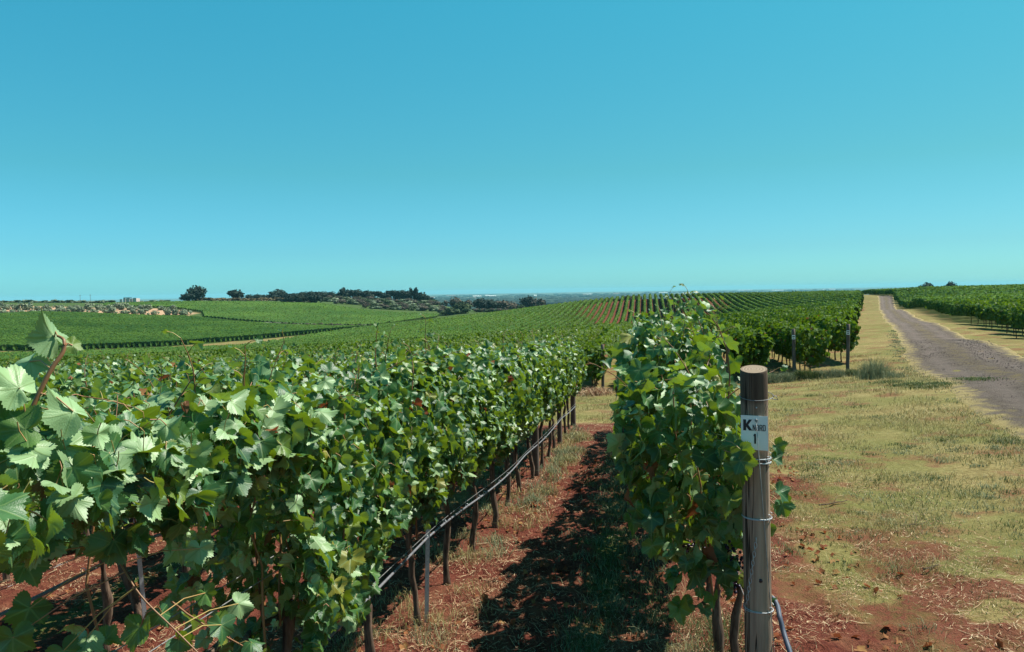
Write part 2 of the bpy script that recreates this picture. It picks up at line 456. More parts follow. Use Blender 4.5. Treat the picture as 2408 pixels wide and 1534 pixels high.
def ground_material():
    t = NT("vineyard_ground")
    p = t.pos()
    a = t.n('Attribute', attribute_name="zone")
    sp = t.n('SeparateColor', {0: a.outputs[0]})
    soilm, greenm, tanm = sp.outputs[0], sp.outputs[1], sp.outputs[2]
    plainm = a.outputs['Alpha']
    nb = t.noise(0.35, p, 4.0); nm = t.noise(2.2, p, 5.0, 0.62); nf = t.noise(16.0, p, 4.0, 0.7); nff = t.noise(70.0, p, 3.0, 0.7)
    dry = t.ramp(t.math('MULTIPLY_ADD', nf, 0.55, t.math('MULTIPLY', nm, 0.45)), [(0.30, (0.070, 0.048, 0.021)), (0.44, (0.180, 0.137, 0.052)), (0.58, (0.300, 0.242, 0.103)), (0.74, (0.42, 0.345, 0.18))])
    dry = t.mix(t.range(nb, 0.40, 0.58, 0, 0.75), dry, t.mix(nf, (0.075, 0.085, 0.022), (0.20, 0.195, 0.06)))
    dry = t.mix(t.range(t.noise(1.1, p, 4.0, .6), 0.52, 0.62, 0, 0.8), dry, t.mix(nf, (0.10, 0.035, 0.02), (0.24, 0.115, 0.06)))
    so = t.ramp(t.math('MULTIPLY_ADD', nf, 0.5, t.math('MULTIPLY', nff, 0.5)), [(0.30, (0.032, 0.008, 0.006)), (0.5, (0.115, 0.032, 0.021)), (0.70, (0.22, 0.078, 0.048))])
    so = t.mix(t.range(nm, 0.48, 0.70, 0, 0.45), so, (0.24, 0.125, 0.065))
    gr = t.ramp(t.math('MULTIPLY_ADD', nf, 0.5, t.math('MULTIPLY', nm, 0.5)), [(0.3, (0.020, 0.040, 0.012)), (0.5, (0.050, 0.090, 0.022)), (0.72, (0.12, 0.15, 0.045))])
    tan = t.mix(nm, (0.36, 0.21, 0.12), (0.46, 0.31, 0.20))
    col = t.mix(t.range(t.math('ADD', soilm, t.math('MULTIPLY', t.math('SUBTRACT', t.math('MULTIPLY_ADD', nm, .6, t.math('MULTIPLY', nf, .4)), 0.5), 1.5)), 0.30, 0.66), dry, so)
    col = t.mix(t.range(t.math('ADD', greenm, t.math('MULTIPLY', t.math('SUBTRACT', nf, 0.5), 0.8)), 0.35, 0.68), col, gr)
    col = t.mix(tanm, col, tan)
    q = t.scaled(p, (0.0016, 0.0042, 0.0))
    v = t.n('TexVoronoi', {'Scale': 1.0, 'Vector': q, 'Randomness': 1.0})
    pl = t.ramp(t.n('SeparateColor', {0: v.outputs['Color']}).outputs[0], [(0.0, (0.035, 0.060, 0.035)), (0.35, (0.07, 0.10, 0.05)), (0.6, (0.16, 0.17, 0.09)), (0.85, (0.26, 0.24, 0.15)), (1.0, (0.50, 0.46, 0.38))], 'CONSTANT')
    pl = t.mix(t.range(t.noise(1.0, t.scaled(p, (0.004, 0.010, 0)), 4.0), 0.46, 0.58), pl, (0.028, 0.048, 0.034))
    col = t.mix(plainm, col, pl)
    nr = t.bump(t.math('MULTIPLY_ADD', nf, 0.6, t.math('MULTIPLY', nff, 0.4)), 0.9, 0.05)
    return t.done(t.bsdf(col, 0.95, 0.08, normal=nr))
GROUND = ground_material()
ground = gm.build("ground", GROUND)
tag(ground, kind="structure")
ca = ground.data.color_attributes.new("zone", 'FLOAT_COLOR', 'POINT')
ca.data.foreach_set("color", np.stack([soil, green, inG * 1.0, plain], -1).astype(np.float32).ravel())

# the road: a sheet lying on the ground, worn ragged at both edges
def road():
    d = np.concatenate([[0], np.cumsum(np.linalg.norm(np.diff(ROAD_L, axis=0), axis=1))])
    st = np.arange(0, d[-1], 0.5)
    cx, cy, w = np.interp(st, d, ROAD_L[:, 0]), np.interp(st, d, ROAD_L[:, 1]), np.interp(st, d, ROAD_W)
    k = np.hanning(43)[1:-1]; k /= k.sum()
    pad = lambda v: np.convolve(np.pad(v, 20, mode='reflect', reflect_type='odd'), k, 'valid')
    cx, cy = pad(cx), pad(cy)
    T = np.stack([np.gradient(cx), np.gradient(cy)], -1); T /= np.linalg.norm(T, axis=1)[:, None]
    N = np.stack([T[:, 1], -T[:, 0]], -1)
    M = 25
    e0 = -0.2 + .5 * fbm(st * .3, st * 0 + 3, 4); e1 = -0.2 + .5 * fbm(st * .3, st * 0 + 31, 4)
    f = np.linspace(0, 1, M)
    off = -e0[:, None] + (w + e0 + e1)[:, None] * f[None]
    X = cx[:, None] + N[:, 0:1] * off; Y = cy[:, None] + N[:, 1:2] * off
    Zs = gz(X, Y) + 0.035 - 0.05 * (np.exp(-((f - .28) / .09) ** 2) + np.exp(-((f - .72) / .09) ** 2))[None] * 0.5 + 0.05 * (fbm(X * 2.2, Y * 2.2, 4) - .5)
    Zs[:, 0] -= 0.05; Zs[:, -1] -= 0.05
    n = len(st)
    i = (np.arange(n - 1)[:, None] * M + np.arange(M - 1)[None]).ravel()
    uv = np.stack(np.broadcast_arrays(f[None], st[:, None] / 10), -1)
    t = NT("gravel_track")
    p = t.pos(); u = t.n('SeparateXYZ', {0: t.n('UVMap').outputs[0]}).outputs[0]
    nb = t.noise(0.5, p, 4.0); nf = t.noise(14, p, 4.0, .7); nm = t.noise(2.5, p, 5.0, .65)
    col = t.ramp(t.math('MULTIPLY_ADD', nf, .5, t.math('MULTIPLY', nm, .5)), [(0.34, (0.066, 0.049, 0.040)), (0.5, (0.120, 0.093, 0.076)), (0.66, (0.180, 0.144, 0.118))])
    col = t.mix(t.range(nb, .5, .7, 0, .55), col, (0.20, 0.155, 0.14))
    ed = t.math('MINIMUM', u, t.math('SUBTRACT', 1.0, u))
    col = t.mix(t.range(t.math('ADD', ed, t.math('MULTIPLY', t.math('SUBTRACT', nm, .5), .5)), 0.02, 0.14, 1.0, 0.0), col, t.mix(nf, (0.24, 0.17, 0.07), (0.48, 0.39, 0.18)))
    rut = t.range(t.math('ABSOLUTE', t.math('SUBTRACT', t.math('ABSOLUTE', t.math('SUBTRACT', u, .5)), .22)), 0.02, 0.10, .55, 0.0)
    col = t.mix(rut, col, t.mix(nf, (0.13, 0.10, 0.09), (0.215, 0.17, 0.15)))
    mid = t.range(t.math('ABSOLUTE', t.math('SUBTRACT', u, .5)), 0.03, 0.12, 1.0, 0.0)
    col = t.mix(t.math('MULTIPLY', mid, t.range(nm, .46, .60)), col, (0.15, 0.115, 0.055))
    m = t.done(t.bsdf(col, 0.95, 0.1, normal=t.bump(t.math('MULTIPLY_ADD', nf, .5, t.noise(55, p, 3.0, .7)), 1.0, .05)))
    tag(MB().add(np.stack([X, Y, Zs], -1).reshape(-1, 3), np.stack([i, i + M, i + M + 1, i + 1], -1)[:, ::-1], uv.reshape(-1, 2)).build("dirt_road", m), kind="structure")
road()

# ------------------------------------------------------------------ grape leaves
_KEY = [(0, .66), (10, .57), (20, .52), (30, .455), (41, .53), (52, .60), (62, .545), (72, .475), (81, .425), (94, .475), (108, .50), (122, .47), (138, .44), (154, .36), (166, .22), (176, .07)]
def leaf_template(level, seed):
    r = np.random.default_rng(500 + seed)
    if level == 1:
        V = np.array([(0, -.30, 0), (.46, -.22, 0), (.52, .25, 0), (0, .64, 0), (-.52, .25, 0), (-.46, -.22, 0), (0, .1, 0)], float)
        F = np.array([(6, 0, 1), (6, 1, 2), (6, 2, 3), (6, 3, 4), (6, 4, 5), (6, 5, 0)])
    else:
        ang = np.array([k[0] for k in _KEY], float); rad = np.array([k[1] for k in _KEY])
        if level == 2:
            sel = [0, 3, 5, 8, 10, 12, 14, 15]
            ang, rad = ang[sel], rad[sel]
        else:
            a2 = np.linspace(0, 176, 41); rad = np.interp(a2, ang, rad); ang = a2
            rad = rad * (1 + 0.048 * np.where(np.arange(41) % 2 == 0, 1, -1)) + r.normal(0, .008, 41)
        A = np.concatenate([ang, -ang[:0:-1]]); Q = np.concatenate([rad, rad[:0:-1] * (1 + r.normal(0, .05))])
        lobes = 1 + 0.10 * np.sin(np.radians(A) * r.integers(1, 4) + r.random() * 6)
        Q = Q * lobes
        n = len(A)
        ring = np.stack([np.sin(np.radians(A)) * Q, np.cos(np.radians(A)) * Q, np.zeros(n)], -1)
        if level == 2:
            V = np.concatenate([[(0, 0, 0)], ring])
            F = np.stack([np.zeros(n, int), 1 + np.arange(n), 1 + (np.arange(n) + 1) % n], -1)
        else:
            V = np.concatenate([[(0, 0, 0)], ring * 0.36, ring * 0.7, ring])
            i = np.arange(n); j = (i + 1) % n
            F = [np.stack([0 * i, 1 + i, 1 + j], -1)]
            for k in (0, 1):
                a, b = 1 + k * n, 1 + (k + 1) * n
                F += [np.stack([a + i, b + i, b + j], -1), np.stack([a + i, b + j, a + j], -1)]
            F = np.concatenate(F)
    if level > 1: F = F[:, ::-1]
    UVt = np.stack([V[:, 0] * .5 + .5, V[:, 1] * .5 + .5], -1)
    x, y = V[:, 0].copy(), V[:, 1].copy()
    fold, droop = r.uniform(.1, 1.0), r.uniform(0.1, 1.2)
    V[:, 2] = fold * (np.sqrt(x * x + .006) - .077) * r.choice([1, 1, 1, -.8]) - droop * y * np.abs(y) * .8 - r.uniform(0, .7) * x * x * np.sign(x + r.normal(0, .2)) * .6
    if level == 3:
        th = np.arctan2(x, y); rr_ = np.hypot(x, y)
        V[:, 2] += .075 * np.sin(th * 3 + r.random() * 6) * rr_ * 1.8 + .05 * np.sin(th * 5 + r.random() * 6) * rr_ + .10 * np.sin(x * 5 + r.random() * 6) * np.sin(y * 5 + r.random() * 6) * rr_
    return V, F, UVt
LT = {l: [leaf_template(l, s) for s in range(k)] for l, k in ((1, 5), (2, 8), (3, 12))}

def unit(v): return v / (np.linalg.norm(v, axis=-1, keepdims=True) + 1e-9)
def put_leaves(mb, P, N, T, S, level, r, mi=0):
    P, N, T, S = map(lambda a: np.asarray(a, float), (P, N, T, S))
    if len(P) == 0: return
    N = unit(N); Y = unit(T - (T * N).sum(-1, keepdims=True) * N); X = np.cross(Y, N)
    k = r.integers(0, len(LT[level]), len(P))
    for v in range(len(LT[level])):
        m = np.where(k == v)[0]
        if len(m) == 0: continue
        V, F, U = LT[level][v]
        W = P[m][:, None] + S[m][:, None, None] * (V[None, :, 0:1] * X[m][:, None] + V[None, :, 1:2] * Y[m][:, None] + V[None, :, 2:3] * N[m][:, None])
        mb.add(W.reshape(-1, 3), (F[None] + (np.arange(len(m)) * len(V))[:, None, None]).reshape(-1, F.shape[1]), np.tile(U, (len(m), 1)), mi)

def gnarl(r, h, rad, lean=(0, 0), sides=7, n=9):
    z = np.linspace(-0.08, h, n)
    wob = np.cumsum(r.normal(0, .014, (n, 2)), axis=0)
    P = np.stack([wob[:, 0] + lean[0] * z / h, wob[:, 1] + lean[1] * z / h, z], -1)
    ra = rad * (1.25 - .35 * z / h) * (1 + r.normal(0, .17, n)); ra[0] *= 1.35; ra[-1] *= 1.2
    return P, ra

def vine_parts(r, L=1.0, zb=.80, zt=1.86, w=.30, n=470, lvl=2, size=.112, lean=0.0, shoots=3, canes=7, petioles=False, trunk=True, rag=.10, wtop=.92, xr=None, side_bias=0.0, hang=0, yoff=0.0, endcap=0, pale=.2):
    "foliage, shoots and trunk of one vine as three MBs, in the vine's own frame: X along the row, Y to the left of it"
    fol, sh, tr = MB(), MB(), MB()
    sh.longs = []
    x = r.uniform(-L * .56, L * .56, n) if xr is None else r.uniform(xr[0], xr[1], n)
    fr = r.beta(1.15, 1.0, n)
    hs = r.random() * 60
    for _ in range(2):                                     # leaves bunch together and leave holes
        bad = (fbm(x * 4.5 + hs, fr * 5 + hs, 2) < .46) & (r.random(n) < .75)
        x[bad] = r.uniform(-L * .56, L * .56, bad.sum()) if xr is None else r.uniform(xr[0], xr[1], bad.sum()); fr[bad] = r.beta(1.15, 1.0, bad.sum())
    top = zt + .10 * (fbm(x * 2.3 + r.random() * 50, x * 0, 2) - .5) * 2 + r.normal(0, .03, n)
    bot = zb + rag * 2 * (fbm(x * 3.1 + r.random() * 50, x * 0, 2) - .5) * 2
    z = bot + (top - bot) * fr
    prof = np.interp(fr, [0, .12, .35, .75, .93, 1.0], [.45, .75, 1.0, wtop * 1.05, wtop * .8, wtop * .35]) * w
    prof = prof * (.72 + .56 * fbm(x * 4 + 7 * r.random(), z * 4, 2))
    sd = np.where(r.random(n) < .5 + side_bias, -1.0, 1.0)
    dep = np.where(r.random(n) < .3, r.uniform(0, 1.3, n), np.abs(r.normal(0, .20, n)))
    y = sd * prof * (1 - dep) + lean * sstep(.15, 1, fr) + yoff
    topw = sstep(.78, 1.0, fr)
    N = np.stack([r.normal(0, .62, n), sd * (1 - .8 * topw) * r.uniform(.2, 1.1, n), .42 + .6 * topw + r.normal(0, .42, n)], -1)
    flip = r.random(n) < .10 + pale * (topw if pale < .5 else sstep(.25, .7, fr))
    N[flip] *= -1
    T = np.stack([r.normal(0, .6, n) * (1 + topw), sd * .30 + r.normal(0, .4, n), -1 + .8 * topw + r.normal(0, .35, n)], -1)
    S = size * np.clip(r.normal(1, .26, n), .4, 1.6)
    P = np.stack([x, y, z], -1)
    if endcap:
        e = np.arange(n) < endcap
        P[e, 0] = -L * .5 - r.uniform(-.02, .10, endcap)
        P[e, 1] = yoff + lean * sstep(.15, 1, fr[e]) + prof[e] * r.uniform(-1, 1, endcap)
        N[e] = np.stack([-r.uniform(.1, 1.0, endcap), r.normal(0, .75, endcap), .45 + r.normal(0, .45, endcap)], -1)
        T[e] = np.stack([-r.uniform(0, .5, endcap), r.normal(0, .4, endcap), -np.ones(endcap)], -1)
    ded = r.random(n) < .012
    put_leaves(fol, P[~ded], N[~ded], T[~ded], S[~ded], lvl, r)
    put_leaves(fol, P[ded], N[ded], T[ded], S[ded] * .8, lvl, r, 1)
    if petioles:
        sel = r.random(n) < .8
        Nn, Tn = unit(N[sel]), unit(T[sel])
        ends = P[sel] - Tn * S[sel, None] * .45 - Nn * S[sel, None] * .35
        for a, b in zip(P[sel], ends):
            mid = (a + b) / 2 + r.normal(0, .006, 3) + (0, 0, .006)
            fol.tube([a, mid, b], .0016, 3, mi=2, cap=False)
    for c in range(canes):
        cm = sh
        if canes <= 3:
            cm = MB(); sh.longs.append(cm)
        x0 = r.uniform(-L / 2, L / 2); k = 6
        zz = np.linspace(.78, zt - r.uniform(0, .3), k)
        Pc = np.stack([x0 + np.cumsum(r.normal(0, .03, k)), r.normal(0, .06) + yoff * .6 + np.cumsum(r.normal(0, .02, k)) + lean * sstep(.9, 1.9, zz), zz], -1)
        cm.tube(Pc, np.linspace(.0055, .0035, k), 4, cap=False)
    def shoot(P0, d0, ln, cur, ls, own=False):
        l2 = None
        tb = sh.tube if canes else (lambda *a, **k: None)
        if own:
            sh.longs.append(MB()); tb = sh.longs[-1].tube
        k = max(5, int(ln / .06)); P = [np.array(P0, float)]; d = unit(np.array(d0, float))
        for q in range(k):
            d = unit(d + np.array(cur) / k + r.normal(0, .05, 3)); P.append(P[-1] + d * ln / k)
        P = np.array(P)
        tb(P, np.linspace(.0034 if own else .0045, .0016, len(P)), 4, cap=False)
        q = np.arange(1, len(P)); al = np.where(q % 2 == 0, 1, -1)[:, None]
        D = unit(np.gradient(P, axis=0))[q]
        sdv = unit(np.cross(D, np.array([0.3, .2, 1.0]) + r.normal(0, .3, 3))) * al
        stl = unit(sdv + .6 * D + (0, 0, .25)) * .055
        lp = P[q] + stl
        for a, b in zip(P[q], lp): tb([a, (a + b) / 2 + (0, 0, .006), b], .0016, 3, mi=1, cap=False)
        Sz = ls * np.interp(q / len(P), [0, .6, 1], [1, .85, .32]) * r.uniform(.8, 1.15, len(q))
        put_leaves(fol, lp, np.stack([r.normal(0, .45, len(q)), r.normal(0, .45, len(q)), r.uniform(.3, 1.2, len(q))], -1), stl / .055 + (0, 0, -.7), Sz, l2 or lvl, r)
    for c in range(shoots):
        shoot((r.uniform(-L / 2, L / 2), lean + r.normal(0, .12), zt - .15), (r.normal(0, .45), r.normal(0, .35), 1), r.uniform(.25, .5), (r.normal(0, .5), r.normal(0, .4), -.5), size * .85)
    for c in range(hang):
        sd1 = r.choice([-1, 1])
        shoot((r.uniform(-L / 2, L / 2), sd1 * .12, r.uniform(1.1, 1.35)), (r.normal(0, .5), sd1 * .5, -.5), r.uniform(.3, .6), (r.normal(0, .9), r.normal(0, .5), -1.0), size, True)
    if trunk:
        P, ra = gnarl(r, .80, .024, (r.normal(0, .05), r.normal(0, .03)))
        tr.tube(P, ra, 7)
        for s1 in (-1, 1):
            k = 6; xx = np.linspace(0, s1 * L * .48, k)
            tr.tube(np.stack([P[-1, 0] + xx, P[-1, 1] + np.cumsum(r.normal(0, .008, k)), .79 + .05 * np.sqrt(np.abs(xx)) + r.normal(0, .008, k)], -1), np.linspace(.024, .012, k), 6)
    return fol, sh, tr

YAW = math.atan2(UROW[1], UROW[0])
def row_point(base, s, l=0.0):
    p = base + UROW * s + NROW * l
    return p[0], p[1], float(gz(p[0], p[1]))
def make_vine(name, loc, yaw, parts, label, group, leafmat=LEAF):
    fol, sh, tr = parts
    t = empty(name, loc, yaw)
    tag(t, label, "grapevine", group)
    if tr.n: tr.build("trunk", BARK, t)
    if fol.n: fol.build("foliage", [leafmat, DEAD, PETIOLE], t)
    if sh.n: sh.build("shoots", [CANE, PETIOLE], t)
    for q in getattr(sh, 'longs', []): q.build("long_shoot", [CANE, PETIOLE], t)
    return t

ORD = ["nearest", "second nearest", "third", "fourth", "fifth", "sixth", "seventh", "eighth", "ninth", "tenth", "eleventh", "twelfth", "thirteenth", "fourteenth", "fifteenth", "sixteenth", "seventeenth"]
def smooth_(P, k=5):
    "a flowing line through the points"
    t = np.linspace(0, len(P) - 1, (len(P) - 1) * k + 1); o = []
    for q in t:
        i = min(int(q), len(P) - 2); f = q - i
        p0, p1, p2, p3 = P[max(i - 1, 0)], P[i], P[i + 1], P[min(i + 2, len(P) - 1)]
        o.append(.5 * (2 * p1 + (p2 - p0) * f + (2 * p0 - 5 * p1 + 4 * p2 - p3) * f * f + (3 * p1 - p0 - 3 * p2 + p3) * f ** 3))
    return np.array(o)
def left_shoot(fol, sh, loc, r):
    "the tall bare shoot at the left with its big pale leaves"
    cy, sy = math.cos(YAW), math.sin(YAW)
    def loc_(p, v=False):
        q = np.array(p) - (0 if v else np.array(loc))
        return np.array([cy * q[0] + sy * q[1], -sy * q[0] + cy * q[1], q[2]])
    P = np.array([loc_(at(*p)) for p in ((30, 1090, 1.80), (55, 1010, 1.80), (90, 930, 1.82), (120, 870, 1.84), (148, 828, 1.86), (150, 800, 1.87), (135, 790, 1.88))])
    one = MB(); sh.longs.append(one)
    one.tube(smooth_(P), np.interp(np.linspace(0, 1, 31), [0, .7, 1], [.0065, .005, .0028]), 7, cap=False)
    for bx, by, bd, px, py, d, n, t, sz in [(135, 790, 1.88, 128, 792, 1.88, (-.7, .5, -.5), (-.75, .1, .35), .105), (62, 985, 1.80, 45, 912, 1.78, (-.7, .5, -.4), (-.6, -.1, .35), .105), (95, 925, 1.82, 172, 968, 1.84, (-.5, .5, -.7), (-.8, 0, .25), .105),
                                            (120, 868, 1.84, 70, 850, 1.9, (.3, .8, -.4), (-.4, .2, -.8), .10), (148, 826, 1.86, 170, 812, 1.88, (.6, -.5, .6), (.8, 0, .1), .045), (40, 1070, 1.8, 60, 1010, 1.78, (.3, -.9, .4), (-.8, 0, -.1), .11), (70, 960, 1.81, 20, 1000, 1.8, (.6, -.7, .5), (-.4, 0, -.7), .12)]:
        b, p = loc_(at(bx, by, bd)), loc_(at(px, py, d))
        one.tube([b, (b + p) / 2 + (0, 0, .012), p], .002, 5, mi=1, cap=False)
        put_leaves(fol, [p], [loc_(n, True)], [loc_(t, True)], [sz], 3, r)
    two = MB(); sh.longs.append(two)                       # the red cane hanging across the gap
    P = smooth_(np.array([loc_(at(*p)) for p in ((215, 1150, 2.25), (240, 1235, 2.2), (275, 1310, 2.15), (330, 1400, 2.1), (410, 1480, 2.08), (500, 1570, 2.05))]))
    two.tube(P, np.linspace(.0036, .0022, len(P)), 6, cap=False)
    for px, py, d, sz in ((70, 1430, 2.05, .105), (128, 1268, 2.15, .085), (330, 1475, 2.1, .10), (470, 1290, 2.4, .085), (482, 1395, 2.4, .075), (205, 1500, 2.1, .09), (60, 1330, 2.0, .09), (420, 1505, 2.15, .075), (520, 1470, 2.3, .09), (150, 1530, 2.05, .09), (380, 1440, 2.2, .075), (30, 1500, 1.95, .10), (560, 1420, 2.5, .08)):
        p = loc_(at(px, py, d)); q = P[np.argmin(np.linalg.norm(P - p, axis=1))]
        two.tube([q, (q + p) / 2 + (0, 0, .015), p], .0018, 5, mi=1, cap=False)
        put_leaves(fol, [p], [loc_(np.array((.5, -.7, .5)) * r.choice([1, 1, -1]) + r.normal(0, .25, 3), True)], [loc_(np.array((.1, 0, -1)) + r.normal(0, .45, 3), True)], [sz], 3, r)
# --- the hose row (its near end leaves the frame at the left)
N_IND = 0
HOSE_S = np.arange(-4, 13) * .93
HOSE_S = HOSE_S[HOSE_S < 11.7]
for i, s in enumerate(HOSE_S):
    r = np.random.default_rng(1000 + i)
    d = 5.34 + s * UROW[1]
    kw = dict(zb=.84, zt=1.84, w=.31, n=1080, lvl=3 if d < 8 else 2, petioles=d < 6, shoots=4, canes=8, size=.079, side_bias=.08, pale=.50 if d < 3.2 else .34 if d < 4.5 else .22)
    if i == 0: kw.update(zb=1.55, zt=1.80, n=520, hang=1, rag=.03, shoots=3, size=.080, canes=1)
    if i == 1: kw.update(zb=1.46, zt=1.80, n=580, hang=2, rag=.06, shoots=4, size=.080, canes=1)
    if i == 2: kw.update(zb=.68, zt=1.83, n=1150, rag=.14)
    if i == 3: kw.update(zb=.88, rag=.06)
    lab = {0: "close leafy grapevine at the photo's left edge with long bare red shoots", 1: "thin grapevine with a gap below it showing the row behind",
           2: "bushy grapevine whose foliage hangs lowest in the drip hose row", 3: "grapevine with young leaves climbing its trunk where the drip hose leaves the foliage",
           4: "grapevine with its trunk standing against a thin metal stake under the drip hose"}.get(i, f"{ORD[i - 5]} grapevine beyond the metal stake in the drip hose row")
    if i == len(HOSE_S) - 1: lab = "last grapevine of the drip hose row beside the wooden end post"
    parts = vine_parts(r, L=.93, **kw)
    if i == 0: left_shoot(parts[0], parts[1], row_point(B0, s), r)
    v = make_vine("grapevine", row_point(B0, s), YAW, parts, lab, "grapevines in the row with the drip hose")
    N_IND += 1

# --- the row that starts at the lettered post
def tall_shoot(fol, sh, loc, r):
    "the long yellow-green tip waving above the row behind the post"
    cy, sy = math.cos(YAW), math.sin(YAW)
    def loc_(p):
        q = np.array(p) - np.array(loc)
        return np.array([cy * q[0] + sy * q[1], -sy * q[0] + cy * q[1], q[2]])
    P = np.array([loc_(at(*p)) for p in ((1712, 960, 4.0), (1716, 880, 4.0), (1708, 820, 4.0), (1690, 770, 4.0), (1668, 740, 4.0), (1645, 722, 4.0))])
    sh.tube(P, [.005, .0045, .004, .0032, .0025, .0016], 5, cap=False)
    for k, (px, py) in enumerate(((1628, 716), (1640, 735), (1655, 722), (1672, 752), (1622, 745), (1690, 780), (1682, 795), (1712, 810), (1696, 835), (1725, 850))):
        put_leaves(fol, [loc_(at(px, py, 4.0))], [r.normal(0, .6, 3) + (0, 0, .5)], [r.normal(0, .6, 3)], [.055 + .007 * k], 3, r)
    for k in range(16):
        put_leaves(fol, [loc_(at(1520 + r.normal(0, 18), 752 + 5 * k + r.normal(0, 6), 4.6))], [r.normal(0, .7, 3) + (0, 0, .4)], [r.normal(0, .6, 3)], [r.uniform(.05, .085)], 3, r)
def k_extra(fol, sh, loc, r):
    "leaves that lap over the sign and stick out to the right of the post"
    cy, sy = math.cos(YAW), math.sin(YAW)
    def loc_(p, v=False):
        q = np.array(p) - (0 if v else np.array(loc))
        return np.array([cy * q[0] + sy * q[1], -sy * q[0] + cy * q[1], q[2]])
    for px, py, d, n, t, sz in [(1744, 1060, 2.98, (-.3, -1, .15), (.5, 0, -.7), .092), (1742, 1084, 2.97, (-.2, -1, .25), (.5, 0, -.9), .10), (1738, 1105, 3.02, (-.6, -.8, .3), (.1, 0, -1), .12), (1726, 1045, 3.03, (-.5, -.8, .5), (-.3, 0, -1), .09),
                                (1826, 1050, 3.22, (.4, -.8, .3), (.5, 0, -.4), .075), (1822, 1080, 3.2, (.3, -.6, .7), (.7, 0, -.5), .06), (1832, 1158, 3.2, (.5, -.6, .6), (.6, 0, -.5), .085),
                                (1838, 1185, 3.22, (.3, -.9, .2), (.4, 0, -1), .09), (1826, 1190, 3.24, (.7, -.6, .2), (.1, 0, -1), .07), (1828, 1412, 3.2, (.6, -.6, .3), (.3, 0, -1), .05)]:
        p = loc_(at(px, py, d))
        put_leaves(fol, [p], [loc_(n, True)], [loc_(t, True)], [sz], 3, r)
        b = p + loc_((-.05, .06, .03), True)
        fol.tube([p, (p + b) / 2 + (0, 0, .01), b], .0018, 4, mi=2, cap=False)
KS = np.arange(14) * .95 + .62
for i, s in enumerate(KS):
    r = np.random.default_rng(2000 + i)
    kw = dict(zb=.80, zt=1.86, w=.36, n=900, lvl=3 if s < 3.5 else 2, petioles=s < 2.5, shoots=4, canes=7, lean=.16, size=.086)
    if i == 0: kw.update(zb=.84, zt=1.76, w=.25, lean=.14, yoff=.20, n=980, rag=.12, shoots=3, endcap=80)
    if i == 1: kw.update(zb=.74, zt=1.98, w=.31, lean=.20, yoff=.12, n=1150, shoots=8, endcap=40)
    if i == 2: kw.update(zb=.72, zt=2.05, w=.33, lean=.20, yoff=.06, n=1250, shoots=9, endcap=30)
    if i in (3, 4): kw.update(zt=2.03, w=.34, lean=.20, yoff=.04, shoots=8, n=1200)
    lab = "grapevine crowding the lettered post with dark grape bunches below" if i == 0 else f"{ORD[i]} grapevine counted from the lettered post along its row"
    parts = vine_parts(r, L=.95, **kw)
    if i == 1: tall_shoot(parts[0], parts[1], row_point(K0, s), r)
    if i == 0: k_extra(parts[0], parts[1], row_point(K0, s), r)
    v = make_vine("grapevine", row_point(K0, s), YAW, parts, lab, "grapevines in the row behind the lettered post")
    if i == 0: KV0 = v
    N_IND += 1

# --- shared vines for the rest
def vine_set(lvl, n, size, seed, k=5, leafmat=LEAF, **kw):
    out = []
    for i in range(k):
        p = vine_parts(np.random.default_rng(seed + i), lvl=lvl, n=n, size=size, **kw)
        out.append((p[2].mesh("vine_trunk", BARK), p[0].mesh("vine_foliage", [leafmat, DEAD, PETIOLE]), p[1].mesh("vine_shoots", [CANE, PETIOLE]) if p[1].n else None))
    return out
VS2 = vine_set(2, 720, .088, 3000, shoots=3, canes=5, zt=1.79)
VS1 = vine_set(1, 680, .145, 4000, shoots=3, canes=0, leafmat=LEAF_FAR, w=.46, zb=.52, zt=1.76, rag=.09, wtop=1.2, endcap=60, L=1.3)
VS1 = [(a, b, None) for a, b, c in VS1]
def shared_vine(vs, loc, yaw, label, group, i):
    tm, fm, sm = vs[i % len(vs)]
    t = empty("grapevine", loc, yaw + (math.pi if (i // 5) % 2 else 0), (1, 1, random.uniform(.95, 1.04)))
    tag(t, label, "grapevine", group)
    for nm, me in (("trunk", tm), ("foliage", fm), ("shoots", sm)):
        if me is not None: link(bpy.data.objects.new(nm, me), t)
    global N_IND
    N_IND += 1
ROWN = {1: "second", 2: "third", 3: "fourth", 4: "fifth", 5: "sixth", 6: "seventh"}
for k in range(1, 7):
    b = B0 - NROW * ROWGAP * k
    for i, s in enumerate(np.arange(-4 + k * .4, 12.4, 1.0)):
        p = row_point(b, s)
        px, py, dz = project(np.array([[p[0], p[1], p[2] + 1.8]]))
        if dz[0] < 1 or px[0] < -260: continue
        shared_vine(VS2, p, YAW, f"grapevine of the {ROWN[k]} row left of the lane, seen over the drip hose row", f"grapevines in the {ROWN[k]} row left of the lane", i * 3 + k)

# ------------------------------------------------------------------ vineyard blocks further off
def crop(poly, dirv, gap, step, near_cut=None):
    dv = np.array(dirv, float); dv /= np.linalg.norm(dv)
    nv = np.array([dv[1], -dv[0]])
    Q = np.array(poly); a, l = Q @ dv, Q @ nv
    for lat in np.arange(np.floor(l.min() / gap) * gap, l.max(), gap):
        s = np.arange(a.min(), a.max(), step)
        x, y = dv[0] * s + nv[0] * lat, dv[1] * s + nv[1] * lat
        m = inside(poly, x, y)
        if m.any(): yield x, y, m, dv, nv
def in_frame(x, y, z, mx=240):
    px, py, dz = project(np.stack([x, y, z], -1))
    return (dz > 1) & (px > -mx) & (px < 2408 + mx)

